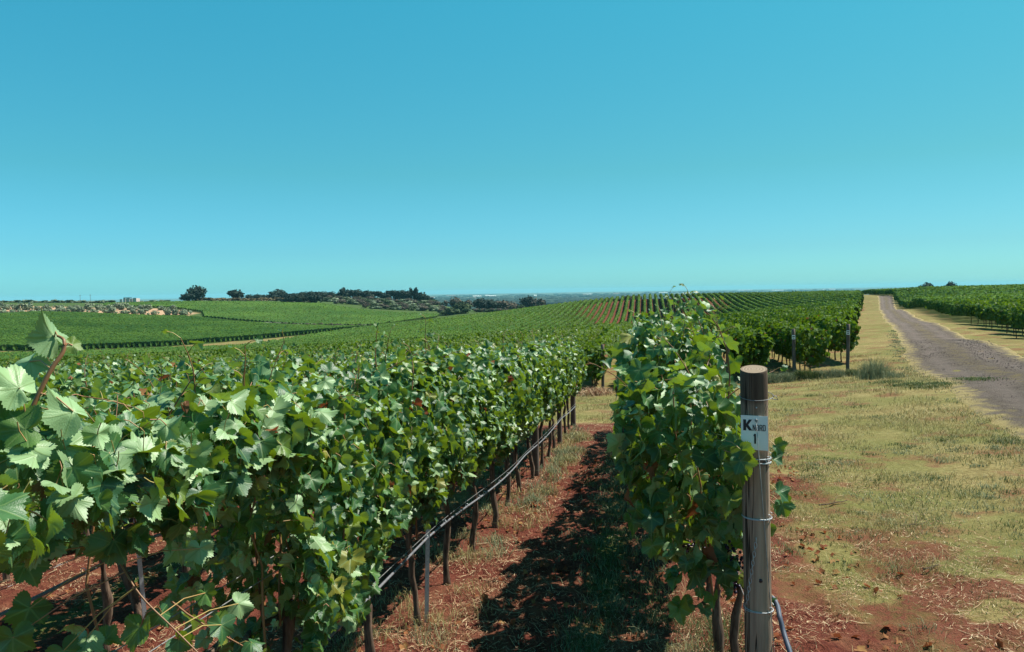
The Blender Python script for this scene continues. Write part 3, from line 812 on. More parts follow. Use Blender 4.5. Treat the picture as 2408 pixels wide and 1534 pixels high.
IND = []                                    # (loc, yaw, label, group) of the single vines of the far blocks
block = MB()                                # every vine beyond those, as one body of rows
def hedge(poly, dirv, gap, rr_, ind_rule=None, w=.36, h0=.62, h1=1.80, dens=1.0):
    r = np.random.default_rng(rr_)
    prof = np.array([(-.6, 0), (-1.05, .42), (-.85, .85), (0, 1.0), (.85, .85), (1.05, .42), (.6, 0)])
    for x, y, m, dv, nv in crop(poly, dirv, gap, 1.0):
        idx = np.where(m)[0]
        first = idx[0]
        z = gz(x, y)
        vis = m & in_frame(x, y, z + 1)
        d = np.hypot(x, y)
        yaw = math.atan2(dv[1], dv[0])
        if ind_rule is not None:
            for i in idx:
                g = ind_rule(i - first, d[i], x[i], y[i])
                if g and vis[i]:
                    IND.append((d[i], (x[i], y[i], float(z[i])), yaw, g)); vis[i] = False
        for seg in np.split(np.arange(len(x)), np.where(~vis)[0]):
            seg = seg[vis[seg]]
            if len(seg) < 1: continue
            xs = np.concatenate([x[seg] - dv[0] * .5, [x[seg[-1]] + dv[0] * .5]]); ys = np.concatenate([y[seg] - dv[1] * .5, [y[seg[-1]] + dv[1] * .5]])
            if d[seg].min() < 140:
                xs = np.interp(np.arange(0, len(xs) - .99, .5), np.arange(len(xs)), xs); ys = np.interp(np.arange(0, len(ys) - .99, .5), np.arange(len(ys)), ys)
            zs = gz(xs, ys); k = len(xs)
            near = np.clip((120 - np.hypot(xs, ys)) / 80, 0, 1)
            shrink = (1 - .30 * near)
            gap_n = .8 + .4 * fbm(xs * .7, ys * .7, 2)
            off = prof[None, :, 0] * w * (gap_n * shrink)[:, None] + r.normal(0, .07, (k, 7))
            hh = h0 + (h1 - h0) * prof[None, :, 1] * (shrink * (.93 + .14 * gap_n))[:, None] + r.normal(0, .07, (k, 7)) * (prof[None, :, 1] > 0)
            al = r.normal(0, .12, (k, 7))
            V = np.stack([xs[:, None] + nv[0] * off + dv[0] * al, ys[:, None] + nv[1] * off + dv[1] * al, zs[:, None] + hh], -1)
            ii = (np.arange(k - 1)[:, None] * 7 + np.arange(6)[None]).ravel()
            block.add(V.reshape(-1, 3), [np.stack([ii, ii + 1, ii + 8, ii + 7], -1), np.array([[0, 1, 2, 3, 4, 5, 6]]), np.array([[0, 1, 2, 3, 4, 5, 6]])[:, ::-1] + (k - 1) * 7])
            # leaf sprays standing out of the rows
            dd = d[seg]
            per = np.interp(dd, [25, 45, 80, 150, 260, 450], [150, 100, 42, 18, 9, 4]) * dens
            cnt = r.poisson(per)
            j = np.repeat(np.arange(len(seg)), cnt); n = len(j)
            if n == 0: continue
            fr = r.random(n) ** .7; sd = r.choice([-1.0, 1.0], n)
            yy = sd * w * np.interp(fr, [0, .4, .8, 1], [.7, 1.05, .8, .25]) * r.uniform(.8, 1.25, n)
            zz = h0 + .05 + (h1 - h0 + .05) * fr + r.normal(0, .04, n)
            aa = r.uniform(-.5, .5, n)
            P = np.stack([x[seg][j] + dv[0] * aa + nv[0] * yy, y[seg][j] + dv[1] * aa + nv[1] * yy, z[seg][j] + zz], -1)
            N = np.stack([nv[0] * sd + r.normal(0, .5, n), nv[1] * sd + r.normal(0, .5, n), .25 + fr + r.normal(0, .3, n)], -1)
            S = np.interp(dd[j], [25, 45, 80, 150, 260, 450], [.14, .17, .22, .32, .42, .55]) * r.uniform(.7, 1.3, n)
            put_leaves(block, P, N, r.normal(0, .6, (n, 3)) - (0, 0, 1), S, 1, r, 1)
            # trunks where the row is near enough to see under it
            for i in seg[(d[seg] < 75)]:
                px_ = x[i] + r.normal(0, .06); py_ = y[i] + r.normal(0, .06)
                block.tube([(px_, py_, z[i] - .1), (px_ + r.normal(0, .03), py_ + r.normal(0, .03), z[i] + .85)], .032, 4, mi=2, cap=False)

def ruleA(k, d, x, y):
    if d > 60: return None
    right = x - (12.4 + (y - 27.9) * .37)
    if k < 4 and d < 36 and x > 2: return "grapevine close behind the row-end posts across the dry grass"
    if k < 9 and x > 7.2 and d < 41: return "dark-sided grapevine in the block with the two sign posts beside the track"
    return None
def ruleE(k, d, x, y):
    if k < 3 and d < 125: return "grapevine at the edge of the block right of the gravel track"
    return None
hedge(FIELD_A, UROW, ROWGAP, 11, ruleA, w=.29)
hedge(FIELD_E, (.05, 1.0), ROWGAP, 12, ruleE, w=.42)
hedge(FIELD_B, (-.87, .49), 2.0, 13, w=.48, h0=.25, h1=1.9)
hedge(FIELD_C, (.25, .97), 2.2, 14, w=.58, h1=1.5, dens=.8)
IND.sort(key=lambda q: q[0])
room = 300 - N_IND
for i, (d, loc, yaw, g) in enumerate(IND[:room]):
    shared_vine(VS1, loc, yaw, g, "grapevines at the edges of the blocks further off", i * 7 + int(loc[0] * 3))
for d, loc, yaw, g in IND[room:]:
    r = np.random.default_rng(int(d * 100))
    n = 130; c, s = math.cos(yaw), math.sin(yaw)
    a, b, zz = r.uniform(-.5, .5, n), r.normal(0, .2, n), r.uniform(.75, 1.85, n)
    put_leaves(block, np.stack([loc[0] + c * a - s * b, loc[1] + s * a + c * b, loc[2] + zz], -1), np.stack([-s * np.sign(b) + r.normal(0, .5, n), c * np.sign(b) + r.normal(0, .5, n), r.uniform(0, 1, n)], -1), r.normal(0, .5, (n, 3)) - (0, 0, 1), r.uniform(.16, .28, n), 1, r, 1)
    block.tube([(loc[0], loc[1], loc[2] - .1), (loc[0], loc[1], loc[2] + .9)], .035, 4, mi=2, cap=False)
def hedge_material():
    t = NT("vine_row_foliage")
    p = t.pos()
    n = t.noise(3.2, p, 4.0, .7); b = t.noise(0.035, p, 3.0)
    col = t.ramp(n, [(.32, (0.024, 0.060, 0.010)), (.5, (0.060, 0.124, 0.020)), (.7, (0.112, 0.186, 0.031))])
    col = t.mix(t.range(b, .42, .60, 0, .75), col, t.mix(n, (0.014, 0.045, 0.009), (0.045, 0.11, 0.02)))
    return t.done(t.bsdf(col, .8, .05, normal=t.bump(n, .9, .15)))
HEDGE = hedge_material()
blk = block.build("grapevine_rows", [HEDGE, LEAF_FAR, BARK])
tag(blk, "long rows of green grapevines covering the slopes further off", "grapevines", kind="stuff")

# ------------------------------------------------------------------ the lettered post
def gnear(x, y):
    x, y = np.asarray(x, float), np.asarray(y, float)
    i = np.clip(np.searchsorted(XS, x) - 1, 0, nx - 2); j = np.clip(np.searchsorted(YS, y) - 1, 0, ny - 2)
    u = (x - XS[i]) / (XS[i + 1] - XS[i]); v = (y - YS[j]) / (YS[j + 1] - YS[j])
    return (GZ2[j, i] * (1 - u) + GZ2[j, i + 1] * u) * (1 - v) + (GZ2[j + 1, i] * (1 - u) + GZ2[j + 1, i + 1] * u) * v

PTOP = at(1772.5, 868, 3.1)
PR = .0535
LEAN = np.array([.016, .0, 0])                       # drift to the right per metre down
NV = -np.array([PTOP[0], PTOP[1], 0]); NV /= np.linalg.norm(NV)      # from the post towards the viewer
EV = np.array([-NV[1], NV[0], 0.0])                   # to the viewer's right
def on_post(e, z, out=0.0):
    "world point on the front of the post: e metres right of its axis, z below the top"
    n = math.sqrt(max(PR * PR - e * e, 0)) + out
    return PTOP + LEAN * (-z) + EV * e + NV * n + np.array([0, 0, z])
def ring_pts(z, rad, tilt=0.0, n=33, a0=0, a1=2 * math.pi, squash=1.0, shift=(0, 0)):
    a = np.linspace(a0, a1, n)
    c = PTOP + LEAN * (-z) + EV * shift[0] + NV * shift[1] + np.array([0, 0, z])
    return c + EV * (np.cos(a) * rad)[:, None] + NV * (np.sin(a) * rad * squash)[:, None] + np.array([0, 0, 1.0]) * (np.sin(a) * tilt)[:, None]
gb = float(gz(PTOP[0], PTOP[1]))
PB = np.array([PTOP[0] + LEAN[0] * (PTOP[2] - gb), PTOP[1], gb])
kp = empty("vine_row_post", PB)
tag(kp, "thick weathered wooden post in front with the white K NORD sign", "post")
def cpart(name, mb, mats, parent=kp, org=PB, smooth=True):
    for v in mb.V: v -= org
    return mb.build(name, mats, parent, smooth)
m = MB()
r = np.random.default_rng(5)
zz = np.concatenate([np.linspace(-2.15, -.03, 30), [-.012, -.003, 0.0]])
rad = np.concatenate([PR * (1.03 - .03 * np.linspace(0, 1, 30)), [PR * .995, PR * .98, PR * .955]])
S = 40
a = np.arange(S) * 2 * np.pi / S
V = []
for z, q in zip(zz, rad):
    rr2 = q * (1 + .018 * np.sin(a * 2 + 1) + .010 * np.sin(a * 5 + z * 1.3) + .008 * (vnoise(a * 6, np.full(S, z * 2 + 40)) - .5))
    dx, dy = np.cos(a) * rr2, np.sin(a) * rr2
    cut = .22 * (dx * -NV[0] + dy * -NV[1]) * sstep(-.10, 0, z)
    V.append(np.stack([LEAN[0] * -z + dx, dy, z + cut], -1))
V = np.array(V); n = len(zz)
i = np.arange(n - 1)[:, None] * S; j = np.arange(S)[None]; k = (j + 1) % S
V2 = V.reshape(-1, 3)
m.add(V2, np.stack([i + j, i + k, i + k + S, i + j + S], -1).reshape(-1, 4))
top = V[-1]
m.add(np.concatenate([top, [top.mean(0)]]), np.stack([np.arange(S), (np.arange(S) + 1) % S, np.full(S, S)], -1), mi=1)
shaft = m.build("shaft", [POST, ENDG], kp)
shaft.location = PTOP - PB
# sign with its lettering
SB = NV * .0045
def sheet(mb, poly, z_out, th=.0):
    "a flat outline in sign coordinates (mm right of and below the sign's top left corner)"
    P = np.array(poly, float)
    e = -.053 + P[:, 0] * .001 + P[:, 1] * .0
    z = -.181 - P[:, 1] * .001
    base = PTOP + NV * (PR + .004 + z_out)
    W = base + LEAN * (-z)[:, None] + EV * e[:, None] + np.array([0, 0, 1.0]) * z[:, None] + NV * (.0006 * np.sin(P[:, 1] / 30))[:, None]
    return W
sm = MB()
ys = np.linspace(0, 139, 9)
F_ = np.concatenate([sheet(sm, [(0, y), (103, y + 2)], 0) for y in ys]); B_ = F_ - NV * .0012
nq = len(ys) - 1
q = np.arange(nq) * 2
sm.add(np.concatenate([F_, B_]), [np.stack([q, q + 2, q + 3, q + 1], -1), np.stack([q, q + 1, q + 3, q + 2], -1) + 2 * len(ys),
       np.stack([q, q + 2 * len(ys), q + 2 + 2 * len(ys), q + 2], -1), np.stack([q + 1, q + 3, q + 3 + 2 * len(ys), q + 1 + 2 * len(ys)], -1),
       np.array([[0, 1, 1 + 2 * len(ys), 2 * len(ys)], [2 * nq, 2 * nq + 2 * len(ys), 2 * nq + 1 + 2 * len(ys), 2 * nq + 1]])])
sign = cpart("sign", sm, SIGN, smooth=False)
def quads(mb, polys, out=.0014):
    for p in polys:
        W = sheet(mb, p, out)
        mb.add(W, np.arange(len(p))[None])
def stroke(x0, y0, x1, y1, w):
    d = np.array([x1 - x0, y1 - y0], float); d /= np.linalg.norm(d); nn = np.array([-d[1], d[0]]) * w / 2
    return [(x0 + nn[0], y0 + nn[1]), (x1 + nn[0], y1 + nn[1]), (x1 - nn[0], y1 - nn[1]), (x0 - nn[0], y0 - nn[1])]
GL = {'K': [[(0, 0), (11, 0), (11, 44), (0, 44)], [(11, 17), (22, 0), (34, 0), (19, 21), (11, 32)], [(19, 21), (35, 44), (22, 44), (11, 27.5)]],
      'N': [[(0, 0), (2.9, 0), (2.9, 25), (0, 25)], [(8, 0), (10.9, 0), (10.9, 25), (8, 25)], [(2.9, 0), (8, 16), (8, 25), (2.9, 9)]],
      'O': [[(0, 3), (3, 3), (3, 22), (0, 22)], [(8, 3), (11, 3), (11, 22), (8, 22)], [(3, 0), (8, 0), (11, 3), (0, 3)], [(0, 22), (11, 22), (8, 25), (3, 25)]],
      'R': [[(0, 0), (3, 0), (3, 25), (0, 25)], [(3, 0), (8, 0), (11, 3), (3, 3)], [(8, 3), (11, 3), (11, 11), (8, 11)], [(3, 11), (11, 11), (8.5, 14), (3, 14)], [(5, 14), (8.2, 14), (11.4, 25), (8.2, 25)]],
      'D': [[(0, 0), (3, 0), (3, 25), (0, 25)], [(3, 0), (8, 0), (11, 3), (3, 3)], [(8, 3), (11, 3), (11, 22), (8, 22)], [(3, 22), (11, 22), (8, 25), (3, 25)]],
      '1': [[(3, 0), (10, 0), (10, 40), (3, 40)], [(0, 8), (3, 2), (3, 9)]]}
LETTERS = [('K', 9, 17), ('N', 45, 37), ('O', 58, 37), ('R', 71, 37), ('D', 83.5, 37), ('1', 47, 74)]
for ch, ox, oy in LETTERS:
    lm_ = MB()
    quads(lm_, [[(x + ox, y + oy) for x, y in p] for p in GL[ch]])
    o = cpart("letter" if ch != '1' else "numeral", lm_, INK, sign, PB, False)
# nails, wires, chain
m = MB(); m.tube([on_post(.006, -.199, 0), on_post(.006, -.199, .013)], .0035, 8); m.tube([on_post(.006, -.199, .013), on_post(.006, -.199, .015)], .006, 8); cpart("nail", m, WIREM)
m = MB(); m.tube([on_post(.008, -.150, -.004), on_post(.008, -.150, .008)], .003, 8); cpart("nail", m, GALV)
m = MB(); p_ = ring_pts(-.108, .066, tilt=-.012, shift=(.008, .003)); m.tube(p_, .0016, 5)
m.tube([PTOP + EV * .072 + NV * .01 + (0, 0, -.108), PTOP + EV * .084 + NV * .02 + (0, 0, -.105), PTOP + EV * .092 + NV * .02 + (0, 0, -.120), PTOP + EV * .078 + NV * .01 + (0, 0, -.121), PTOP + EV * .058 + NV * .02 + (0, 0, -.114)], .0018, 5)
cpart("wire_loop", m, WIREM)
for z0, coils in ((-.366, 4), (-.603, 2), (-.985, 2)):
    m = MB(); P = []
    t = np.linspace(0, 1, 24 * coils + 1)
    aa = t * coils * 2 * np.pi
    zc = z0 + .012 * (t - .5) * coils * .7 + .006 * np.sin(aa * .5 + z0 * 30)
    c = PTOP[None] + LEAN[None] * (-zc)[:, None] + np.stack([0 * t, 0 * t, zc], -1)
    rc = PR + .0035 + .004 * np.clip(np.cos(aa), 0, 1)
    m.tube(c + EV * (np.cos(aa) * rc)[:, None] + NV * (np.sin(aa) * rc)[:, None], .0018, 5)
    m.tube([on_post(.04, z0, .008), on_post(.051, z0 - .015, .012), on_post(.053, z0 + .012, .014), on_post(.046, z0 + .016, .012)], .002, 5)
    cpart("wire_tie", m, GALV)
m = MB()
for i in range(17):
    f = i / 16
    e, z = -.002 - .046 * f, -.69 - .30 * f
    c0 = on_post(e, z, .005); th = np.linspace(0, 2 * np.pi, 13)
    ax = EV if i % 2 else NV
    m.tube(c0 + np.array([0, 0, 1.0]) * (np.cos(th) * .0125)[:, None] + ax * (np.sin(th) * .0052)[:, None], .0014, 5, cap=False)
cpart("chain", m, GALV)
A0_ = on_post(.006, -.2, .014); A1_ = at(1830, 1534, 2.86); A1_ = A0_ + (A1_ - A0_) * 1.6
A1_[2] = min(A1_[2], float(gz(A1_[0], A1_[1])) - .05)
m = MB(); m.tube(np.linspace(A0_, A1_, 6), .0014, 5); cpart("tension_wire", m, WIREM)
m = MB(); m.tube([on_post(.012, -.855, -.01), on_post(.012, -.855, .0012)], .0085, 10); cpart("knot", m, INK)

# blue-grey hose coming down behind the post
HP = [at(1790, 1395, 3.25), at(1815, 1405, 3.22), at(1828, 1425, 3.18), at(1833, 1450, 3.12), at(1842, 1485, 3.08), at(1853, 1520, 3.02), at(1866, 1560, 2.96), at(1885, 1620, 2.86), at(1915, 1690, 2.7)]
HP = np.array(HP); HP[-1, 2] = max(HP[-1, 2], float(gz(HP[-1, 0], HP[-1, 1])) + .0)
m = MB(); m.tube(smooth_(HP, 8), .0105, 10)
tag(m.build("water_hose", HOSEB), "blue-grey hose bending down to the ground beside the lettered post", "hose")

# ------------------------------------------------------------------ drip hoses, wires, stakes and wooden posts of the rows
def along(base, s0, s1, h, sag=.02, l=0.0, step=.25, span=4.6, ph=0.0):
    s = np.arange(s0, s1 + 1e-6, step)
    p = base[None] + UROW * s[:, None] + NROW * l
    z = gz(p[:, 0], p[:, 1]) + h - sag * np.abs(np.sin((s - ph) / span * np.pi))
    return np.column_stack([p, z])
def line_thing(name, P, rad, mat, label, cat, clips=None, sides=6):
    if clips is None:
        m = MB(); m.tube(P, rad, sides); return tag(m.build(name, mat), label, cat)
    t = empty(name, P[0]); tag(t, label, cat)
    m = MB(); m.tube(P - P[0], rad, sides); m.build("hose", mat, t)
    for c in clips:
        k = int(c * (len(P) - 1)); q = P[k] - P[0]; d = unit(P[min(k + 1, len(P) - 1)] - P[k - 1])
        a = np.linspace(0, 2 * np.pi, 11); u = unit(np.cross(d, (0, 0, 1.0))); v = np.cross(u, d)
        m = MB(); m.tube(q + u * (np.cos(a) * rad * 1.5)[:, None] + v * (np.sin(a) * rad * 2.0 + rad)[:, None], .0028, 5, cap=False)
        m.build("hose_clip", GALV, t)
    return t
HP1 = along(B0, -4.2, 11.9, .60, .03, l=.06)
HP1[:, 2] -= .12 * sstep(0, 16, np.arange(len(HP1)) - 17.0)
HP1[:, 2] += .006 * np.sin(np.arange(len(HP1)) * .4)
line_thing("drip_hose", HP1, .0085, HOSE, "dark grey drip hose sagging along the row beside the lane", "drip hose", clips=[.27, .31, .345, .375, .405, .44, .48, .53, .6, .68], sides=8)
B2 = B0 - NROW * ROWGAP
line_thing("drip_hose", along(B2, -5, 12, .62, .10, step=.25), .0125, HOSE, "drip hose of the second row seen through the gap at lower left", "drip hose", clips=[.2, .26, .33], sides=8)
W1_ = along(B0, -4.4, 11.9, .645, .012, l=.07)
W1_[:, 2] -= .12 * sstep(0, 16, np.arange(len(W1_)) - 17.8)
line_thing("trellis_wire", W1_, .0022, WIREM, "thin wire running just above the nearer drip hose", "wire")
line_thing("trellis_wire", along(B0, -4.4, 11.9, 1.07, .01, l=.06), .0022, WIREM, "nearer of two bright foliage wires crossing the gap at lower left", "wire")
line_thing("trellis_wire", along(B0, -4.4, 11.9, 1.07, .01, l=-.06), .0022, WIREM, "farther of two bright foliage wires crossing the gap at lower left", "wire")
line_thing("trellis_wire", along(B2, -5, 12, .72, .012, l=.05), .0022, WIREM, "upper thin wire above the second row's drip hose", "wire")
line_thing("trellis_wire", along(B2, -5, 12, .69, .03, l=-.04), .0022, WIREM, "lower thin wire above the second row's drip hose", "wire")
line_thing("trellis_wire", along(K0, 0, 13.4, .82, .01, l=0), .0022, WIREM, "fruiting wire leaving the lettered post along its row", "wire")

def stake(x, y, h, label, tilt=(0, 0), yaw=.4):
    z = float(gz(x, y)); t = empty("vine_stake", (x, y, z)); t.rotation_euler = (tilt[0], tilt[1], yaw); tag(t, label, "stake", "metal stakes in the vine rows")
    m = MB(); m.box((-.014, -.0015, -.25), (.014, .0015, h)); m.build("flange", GALV, t, False)
    m = MB(); m.box((-.014, .0017, -.25), (-.011, .020, h - .004)); m.build("web", GALV, t, False)
    return t
px_, py_, _ = row_point(B0, .10); stake(px_ + .035, py_ - .03, 1.45, "thin galvanised stake tied to the vine trunk beside the lane", (0, .035), .2)
q = at(340, 1432, 5.72); stake(q[0], q[1], 1.3, "pale metal stake leaning beside a trunk, seen through the lower left gap", (.02, -.05), .6)
for k_, s in enumerate((4.0, 8.6)):
    px_, py_, _ = row_point(B2, s)
    stake(px_, py_, 1.75, "metal stake hidden in the second row of vines")
q = at(340, 1432, 5.72)
tp = MB(); rgn = np.random.default_rng(41)
P, ra = gnarl(rgn, .72, .028, (-.16, .05)); tp.tube(P, ra, 7); tp.tube([P[-3], P[-3] + (-.10, .02, .12), P[-3] + (-.19, .0, .27)], [.022, .018, .012], 6)
t = empty("grapevine", (q[0] - .06, q[1] + .05, float(gz(q[0], q[1]))), 0); tag(t, "bare crooked vine trunk beside the leaning metal stake", "grapevine")
tp.build("trunk", BARK, t)

def wood_post(x, y, h, rad, label, cat="post", sign_=False, tilt=0.0, grp=None):
    z = float(gz(x, y)); t = empty("vine_row_post", (x, y, z)); t.rotation_euler = (0, tilt, 0); tag(t, label, cat, grp)
    r = np.random.default_rng(int(x * 100) % 9999)
    m = MB(); zz = np.linspace(-.3, h, 10); m.tube(np.stack([0 * zz, 0 * zz, zz], -1) + r.normal(0, .003, (10, 3)), rad * (1 + r.normal(0, .02, 10)), 14)
    m.build("shaft", POSTD, t)
    if sign_:
        b = math.atan2(-x, -y); n = np.array([math.sin(b), math.cos(b), 0]); e = np.array([-n[1], n[0], 0])
        e = -e if e[0] < 0 else e
        m = MB(); c = n * (rad + .004) + (0, 0, h - .30)
        W = lambda u, v, o: c + e * u + np.array([0, 0, v]) + n * o
        def slab(mb, u0, u1, v0, v1, o0, o1):
            V = [W(u, v, o) for o in (o0, o1) for (u, v) in ((u0, v0), (u1, v0), (u1, v1), (u0, v1))]
            mb.add(V, np.array([(4, 5, 6, 7), (3, 2, 1, 0), (0, 1, 5, 4), (1, 2, 6, 5), (2, 3, 7, 6), (3, 0, 4, 7)]))
        slab(m, -.055, .055, -.075, .075, -.002, 0); sg = m.build("sign", SIGN, t, False)
        m = MB(); slab(m, -.040, .040, .005, .045, .0004, .0016); m.build("print", INK, sg, False)
        m = MB(); slab(m, -.036, .030, -.05, -.02, .0004, .0016); m.build("print", INK, sg, False)
    return t
p = row_point(B0, 11.95); wood_post(p[0], p[1], 1.72, .058, "brown wooden end post at the far end of the drip hose row")
p = row_point(B0, 5.75); wood_post(p[0] + .03, p[1], 1.6, .052, "wooden post among the trunks halfway down the drip hose row")
p = row_point(B0, 9.0); wood_post(p[0] + .02, p[1], 1.6, .045, "wooden post in the drip hose row just before its end post")
for pxx, pyy, d, lab, tl in ((1418, 921, 29.6, "wooden post with a small white sign at the far end of the lane", 0.0), (1868, 888, 28.0, "left of two brown row-end posts with signs near the track", -.02), (1993, 884, 27.5, "right of two brown row-end posts with signs, nearest the track", .01), (1711, 893, 28.6, "reddish row-end post half hidden behind the lettered post's row", 0.0)):
    q = at(pxx, pyy, d); wood_post(q[0], q[1], 1.83, .062, lab, sign_=True, tilt=tl)

# grapes
def bunch(name, c, ln, rad, mat, parent, r, n=46):
    m = MB(); ph = (1 + 5 ** .5) / 2
    ico = unit(np.array([(-1, ph, 0), (1, ph, 0), (-1, -ph, 0), (1, -ph, 0), (0, -1, ph), (0, 1, ph), (0, -1, -ph), (0, 1, -ph), (ph, 0, -1), (ph, 0, 1), (-ph, 0, -1), (-ph, 0, 1)]))
    fc = np.array([(0, 11, 5), (0, 5, 1), (0, 1, 7), (0, 7, 10), (0, 10, 11), (1, 5, 9), (5, 11, 4), (11, 10, 2), (10, 7, 6), (7, 1, 8), (3, 9, 4), (3, 4, 2), (3, 2, 6), (3, 6, 8), (3, 8, 9), (4, 9, 5), (2, 4, 11), (6, 2, 10), (8, 6, 7), (9, 8, 1)])
    for i in range(n):
        f = r.random(); w = rad * math.sqrt(max(.06, 1 - f)) ; a = r.random() * 6.28; q = math.sqrt(r.random()) * w
        m.add(ico * r.uniform(.0075, .0098) + np.array([math.cos(a) * q, math.sin(a) * q, -f * ln]) + c, fc)
    return m.build(name, mat, parent)
r = np.random.default_rng(77)
inv = KV0.matrix_basis.inverted()
for pxx, pyy, d, ln in ((1622, 1272, 3.5, .14), (1650, 1290, 3.5, .12), (1706, 1272, 3.3, .16), (1734, 1290, 3.25, .17), (1722, 1345, 3.3, .10)):
    bunch("grape_bunch", np.array(inv @ Vector(at(pxx, pyy, d))), ln, .042, GRAPE, KV0, r)
gv = [o for o in COL.objects if o.get("label", "").startswith("grapevine with its trunk standing")][0]
inv = gv.matrix_basis.inverted()
bunch("grape_bunch", np.array(inv @ Vector(at(956, 1214, 5.0))), .11, .035, GRAPEG, gv, r)

# ------------------------------------------------------------------ grass, straw and weeds
def blades(mb, P, h, w, lean, r, curl=.5, mi=0):
    n = len(P); a = r.uniform(0, 2 * np.pi, n); d = np.stack([np.cos(a), np.sin(a), 0 * a], -1); b = r.uniform(0, 2 * np.pi, n)
    e = np.stack([np.cos(b), np.sin(b), 0 * b], -1) * (w / 2)[:, None]
    up = np.array([0, 0, 1.0])
    mid = P + up * (h * .6)[:, None] + d * (h * lean * .45)[:, None]
    tip = P + up * (h * (1 - lean * curl))[:, None] + d * (h * lean * 1.2)[:, None]
    V = np.stack([P - e, P + e, mid + e * .7, mid - e * .7, tip], 1).reshape(-1, 3)
    o = np.arange(n) * 5
    mb.add(V, [np.stack([o, o + 1, o + 2, o + 3], -1), np.stack([o + 3, o + 2, o + 4], -1)], mi=mi)
def grass_mat(name, stops, tf=.25):
    t = NT(name)
    c = t.ramp(t.n('NewGeometry').outputs['Random Per Island'], stops)
    p = t.bsdf(c, .7, .25); tr = t.n('BsdfTranslucent', {0: c}); mx = t.n('MixShader', {0: tf})
    t.t.links.new(p, mx.inputs[1]); t.t.links.new(tr.outputs[0], mx.inputs[2])
    return t.done(mx.outputs[0])
DRYG = grass_mat("dry_grass_blade", [(0, (0.10, 0.075, 0.03)), (.30, (0.28, 0.225, 0.085)), (.55, (0.42, 0.355, 0.165)), (.72, (0.14, 0.165, 0.036)), (1, (0.50, 0.42, 0.24))])
STRAW = grass_mat("dry_straw", [(0, (0.13, 0.040, 0.024)), (.4, (0.28, 0.135, 0.075)), (.75, (0.46, 0.31, 0.175)), (1, (0.62, 0.50, 0.31))], .1)
WEED = grass_mat("green_weed_blade", [(0, (0.030, 0.060, 0.016)), (.5, (0.060, 0.105, 0.03)), (.8, (0.13, 0.16, 0.05)), (1, (0.28, 0.25, 0.10))])
GREYW = grass_mat("grey_green_blade", [(0, (0.10, 0.14, 0.08)), (.6, (0.17, 0.21, 0.12)), (1, (0.34, 0.32, 0.17))])
r = np.random.default_rng(21)
def road_edge(y): return np.interp(y, ROAD_L[:, 1], ROAD_L[:, 0])
dry = MB()
for y0, y1, n in ((3.0, 8.5, 150000), (8.5, 16, 100000), (16, 34, 90000)):
    y = r.uniform(y0, y1, n); x = r.uniform(-2, 18, n)
    s, l = soil_here(x, y)
    right = (l > 2.25 + 1.1 * fbm(x * 1.3, y * 1.3)) | (s > 12.2)
    ok = right & (x < road_edge(y) + .25) & (~inside(FIELD_A, x, y)) & (fbm(x * 1.6 + 20, y * 1.6, 3) > .40 + .22 * r.random(n))
    pz, qy, dz = project(np.stack([x, y, 0 * x], -1)); ok &= (pz > -100) & (pz < 2500)
    x, y = x[ok], y[ok]; d = np.hypot(x, y); k = np.clip(d / 6, 1, 4)
    h = r.uniform(.025, .085, len(x)) * (.6 + 1.3 * fbm(x * 1.1, y * 1.1 + 9)) * np.clip(d / 14, 1, 1.4)
    blades(dry, np.stack([x, y, gnear(x, y) - .004], -1), h, .0026 * k * r.uniform(.7, 1.4, len(x)), r.uniform(.3, 1.25, len(x)), r)
tag(dry.build("dry_grass", DRYG), "short sun-bleached dry grass between the vines and the track", "grass", kind="stuff")

lit = MB()
for y0, y1, n, k in ((2.6, 7, 75000, 1.0), (7, 18, 75000, 1.6)):
    y = r.uniform(y0, y1, n); x = r.uniform(-5, 5.5, n); s, l = soil_here(x, y)
    lmod = np.mod(l + ROWGAP * 30, ROWGAP) / ROWGAP
    thick = fbm(x * 1.9 + 3, y * 1.9, 3)
    ok = (l < 5.4 - 2.2 * r.random(n)) & (s < 12.6) & (thick > .34 + .30 * r.random(n) + .10 * np.exp(-((lmod - .6) / .18) ** 2) - .10 * np.exp(-((lmod - .12) / .16) ** 2))
    x, y = x[ok], y[ok]; m_ = len(x); a = r.uniform(0, np.pi, m_); L = r.uniform(.012, .06, m_) * np.where(r.random(m_) < .08, 2.6, 1); w = r.uniform(.0014, .0042, m_) * k
    d = np.stack([np.cos(a), np.sin(a)], -1); nn = np.stack([-d[:, 1], d[:, 0]], -1)
    bow = r.normal(0, .09, m_)
    pts = []
    for f, b in ((-.5, 0), (0, 1), (.5, 0)):
        q = np.stack([x, y], -1) + d * (L * f)[:, None] + nn * (L * bow * b)[:, None]
        z = gnear(q[:, 0], q[:, 1]) + .004 + r.uniform(0, .016, m_)
        for sg in (-1, 1): pts.append(np.column_stack([q + nn * (w / 2 * sg)[:, None], z + sg * r.normal(0, .001, m_)]))
    V = np.stack(pts, 1).reshape(-1, 3); o = np.arange(m_) * 6
    lit.add(V, np.concatenate([np.stack([o, o + 1, o + 3, o + 2], -1), np.stack([o + 2, o + 3, o + 5, o + 4], -1)]))
tag(lit.build("straw_litter", STRAW), "dry straw scattered over the red soil", "straw", kind="stuff")

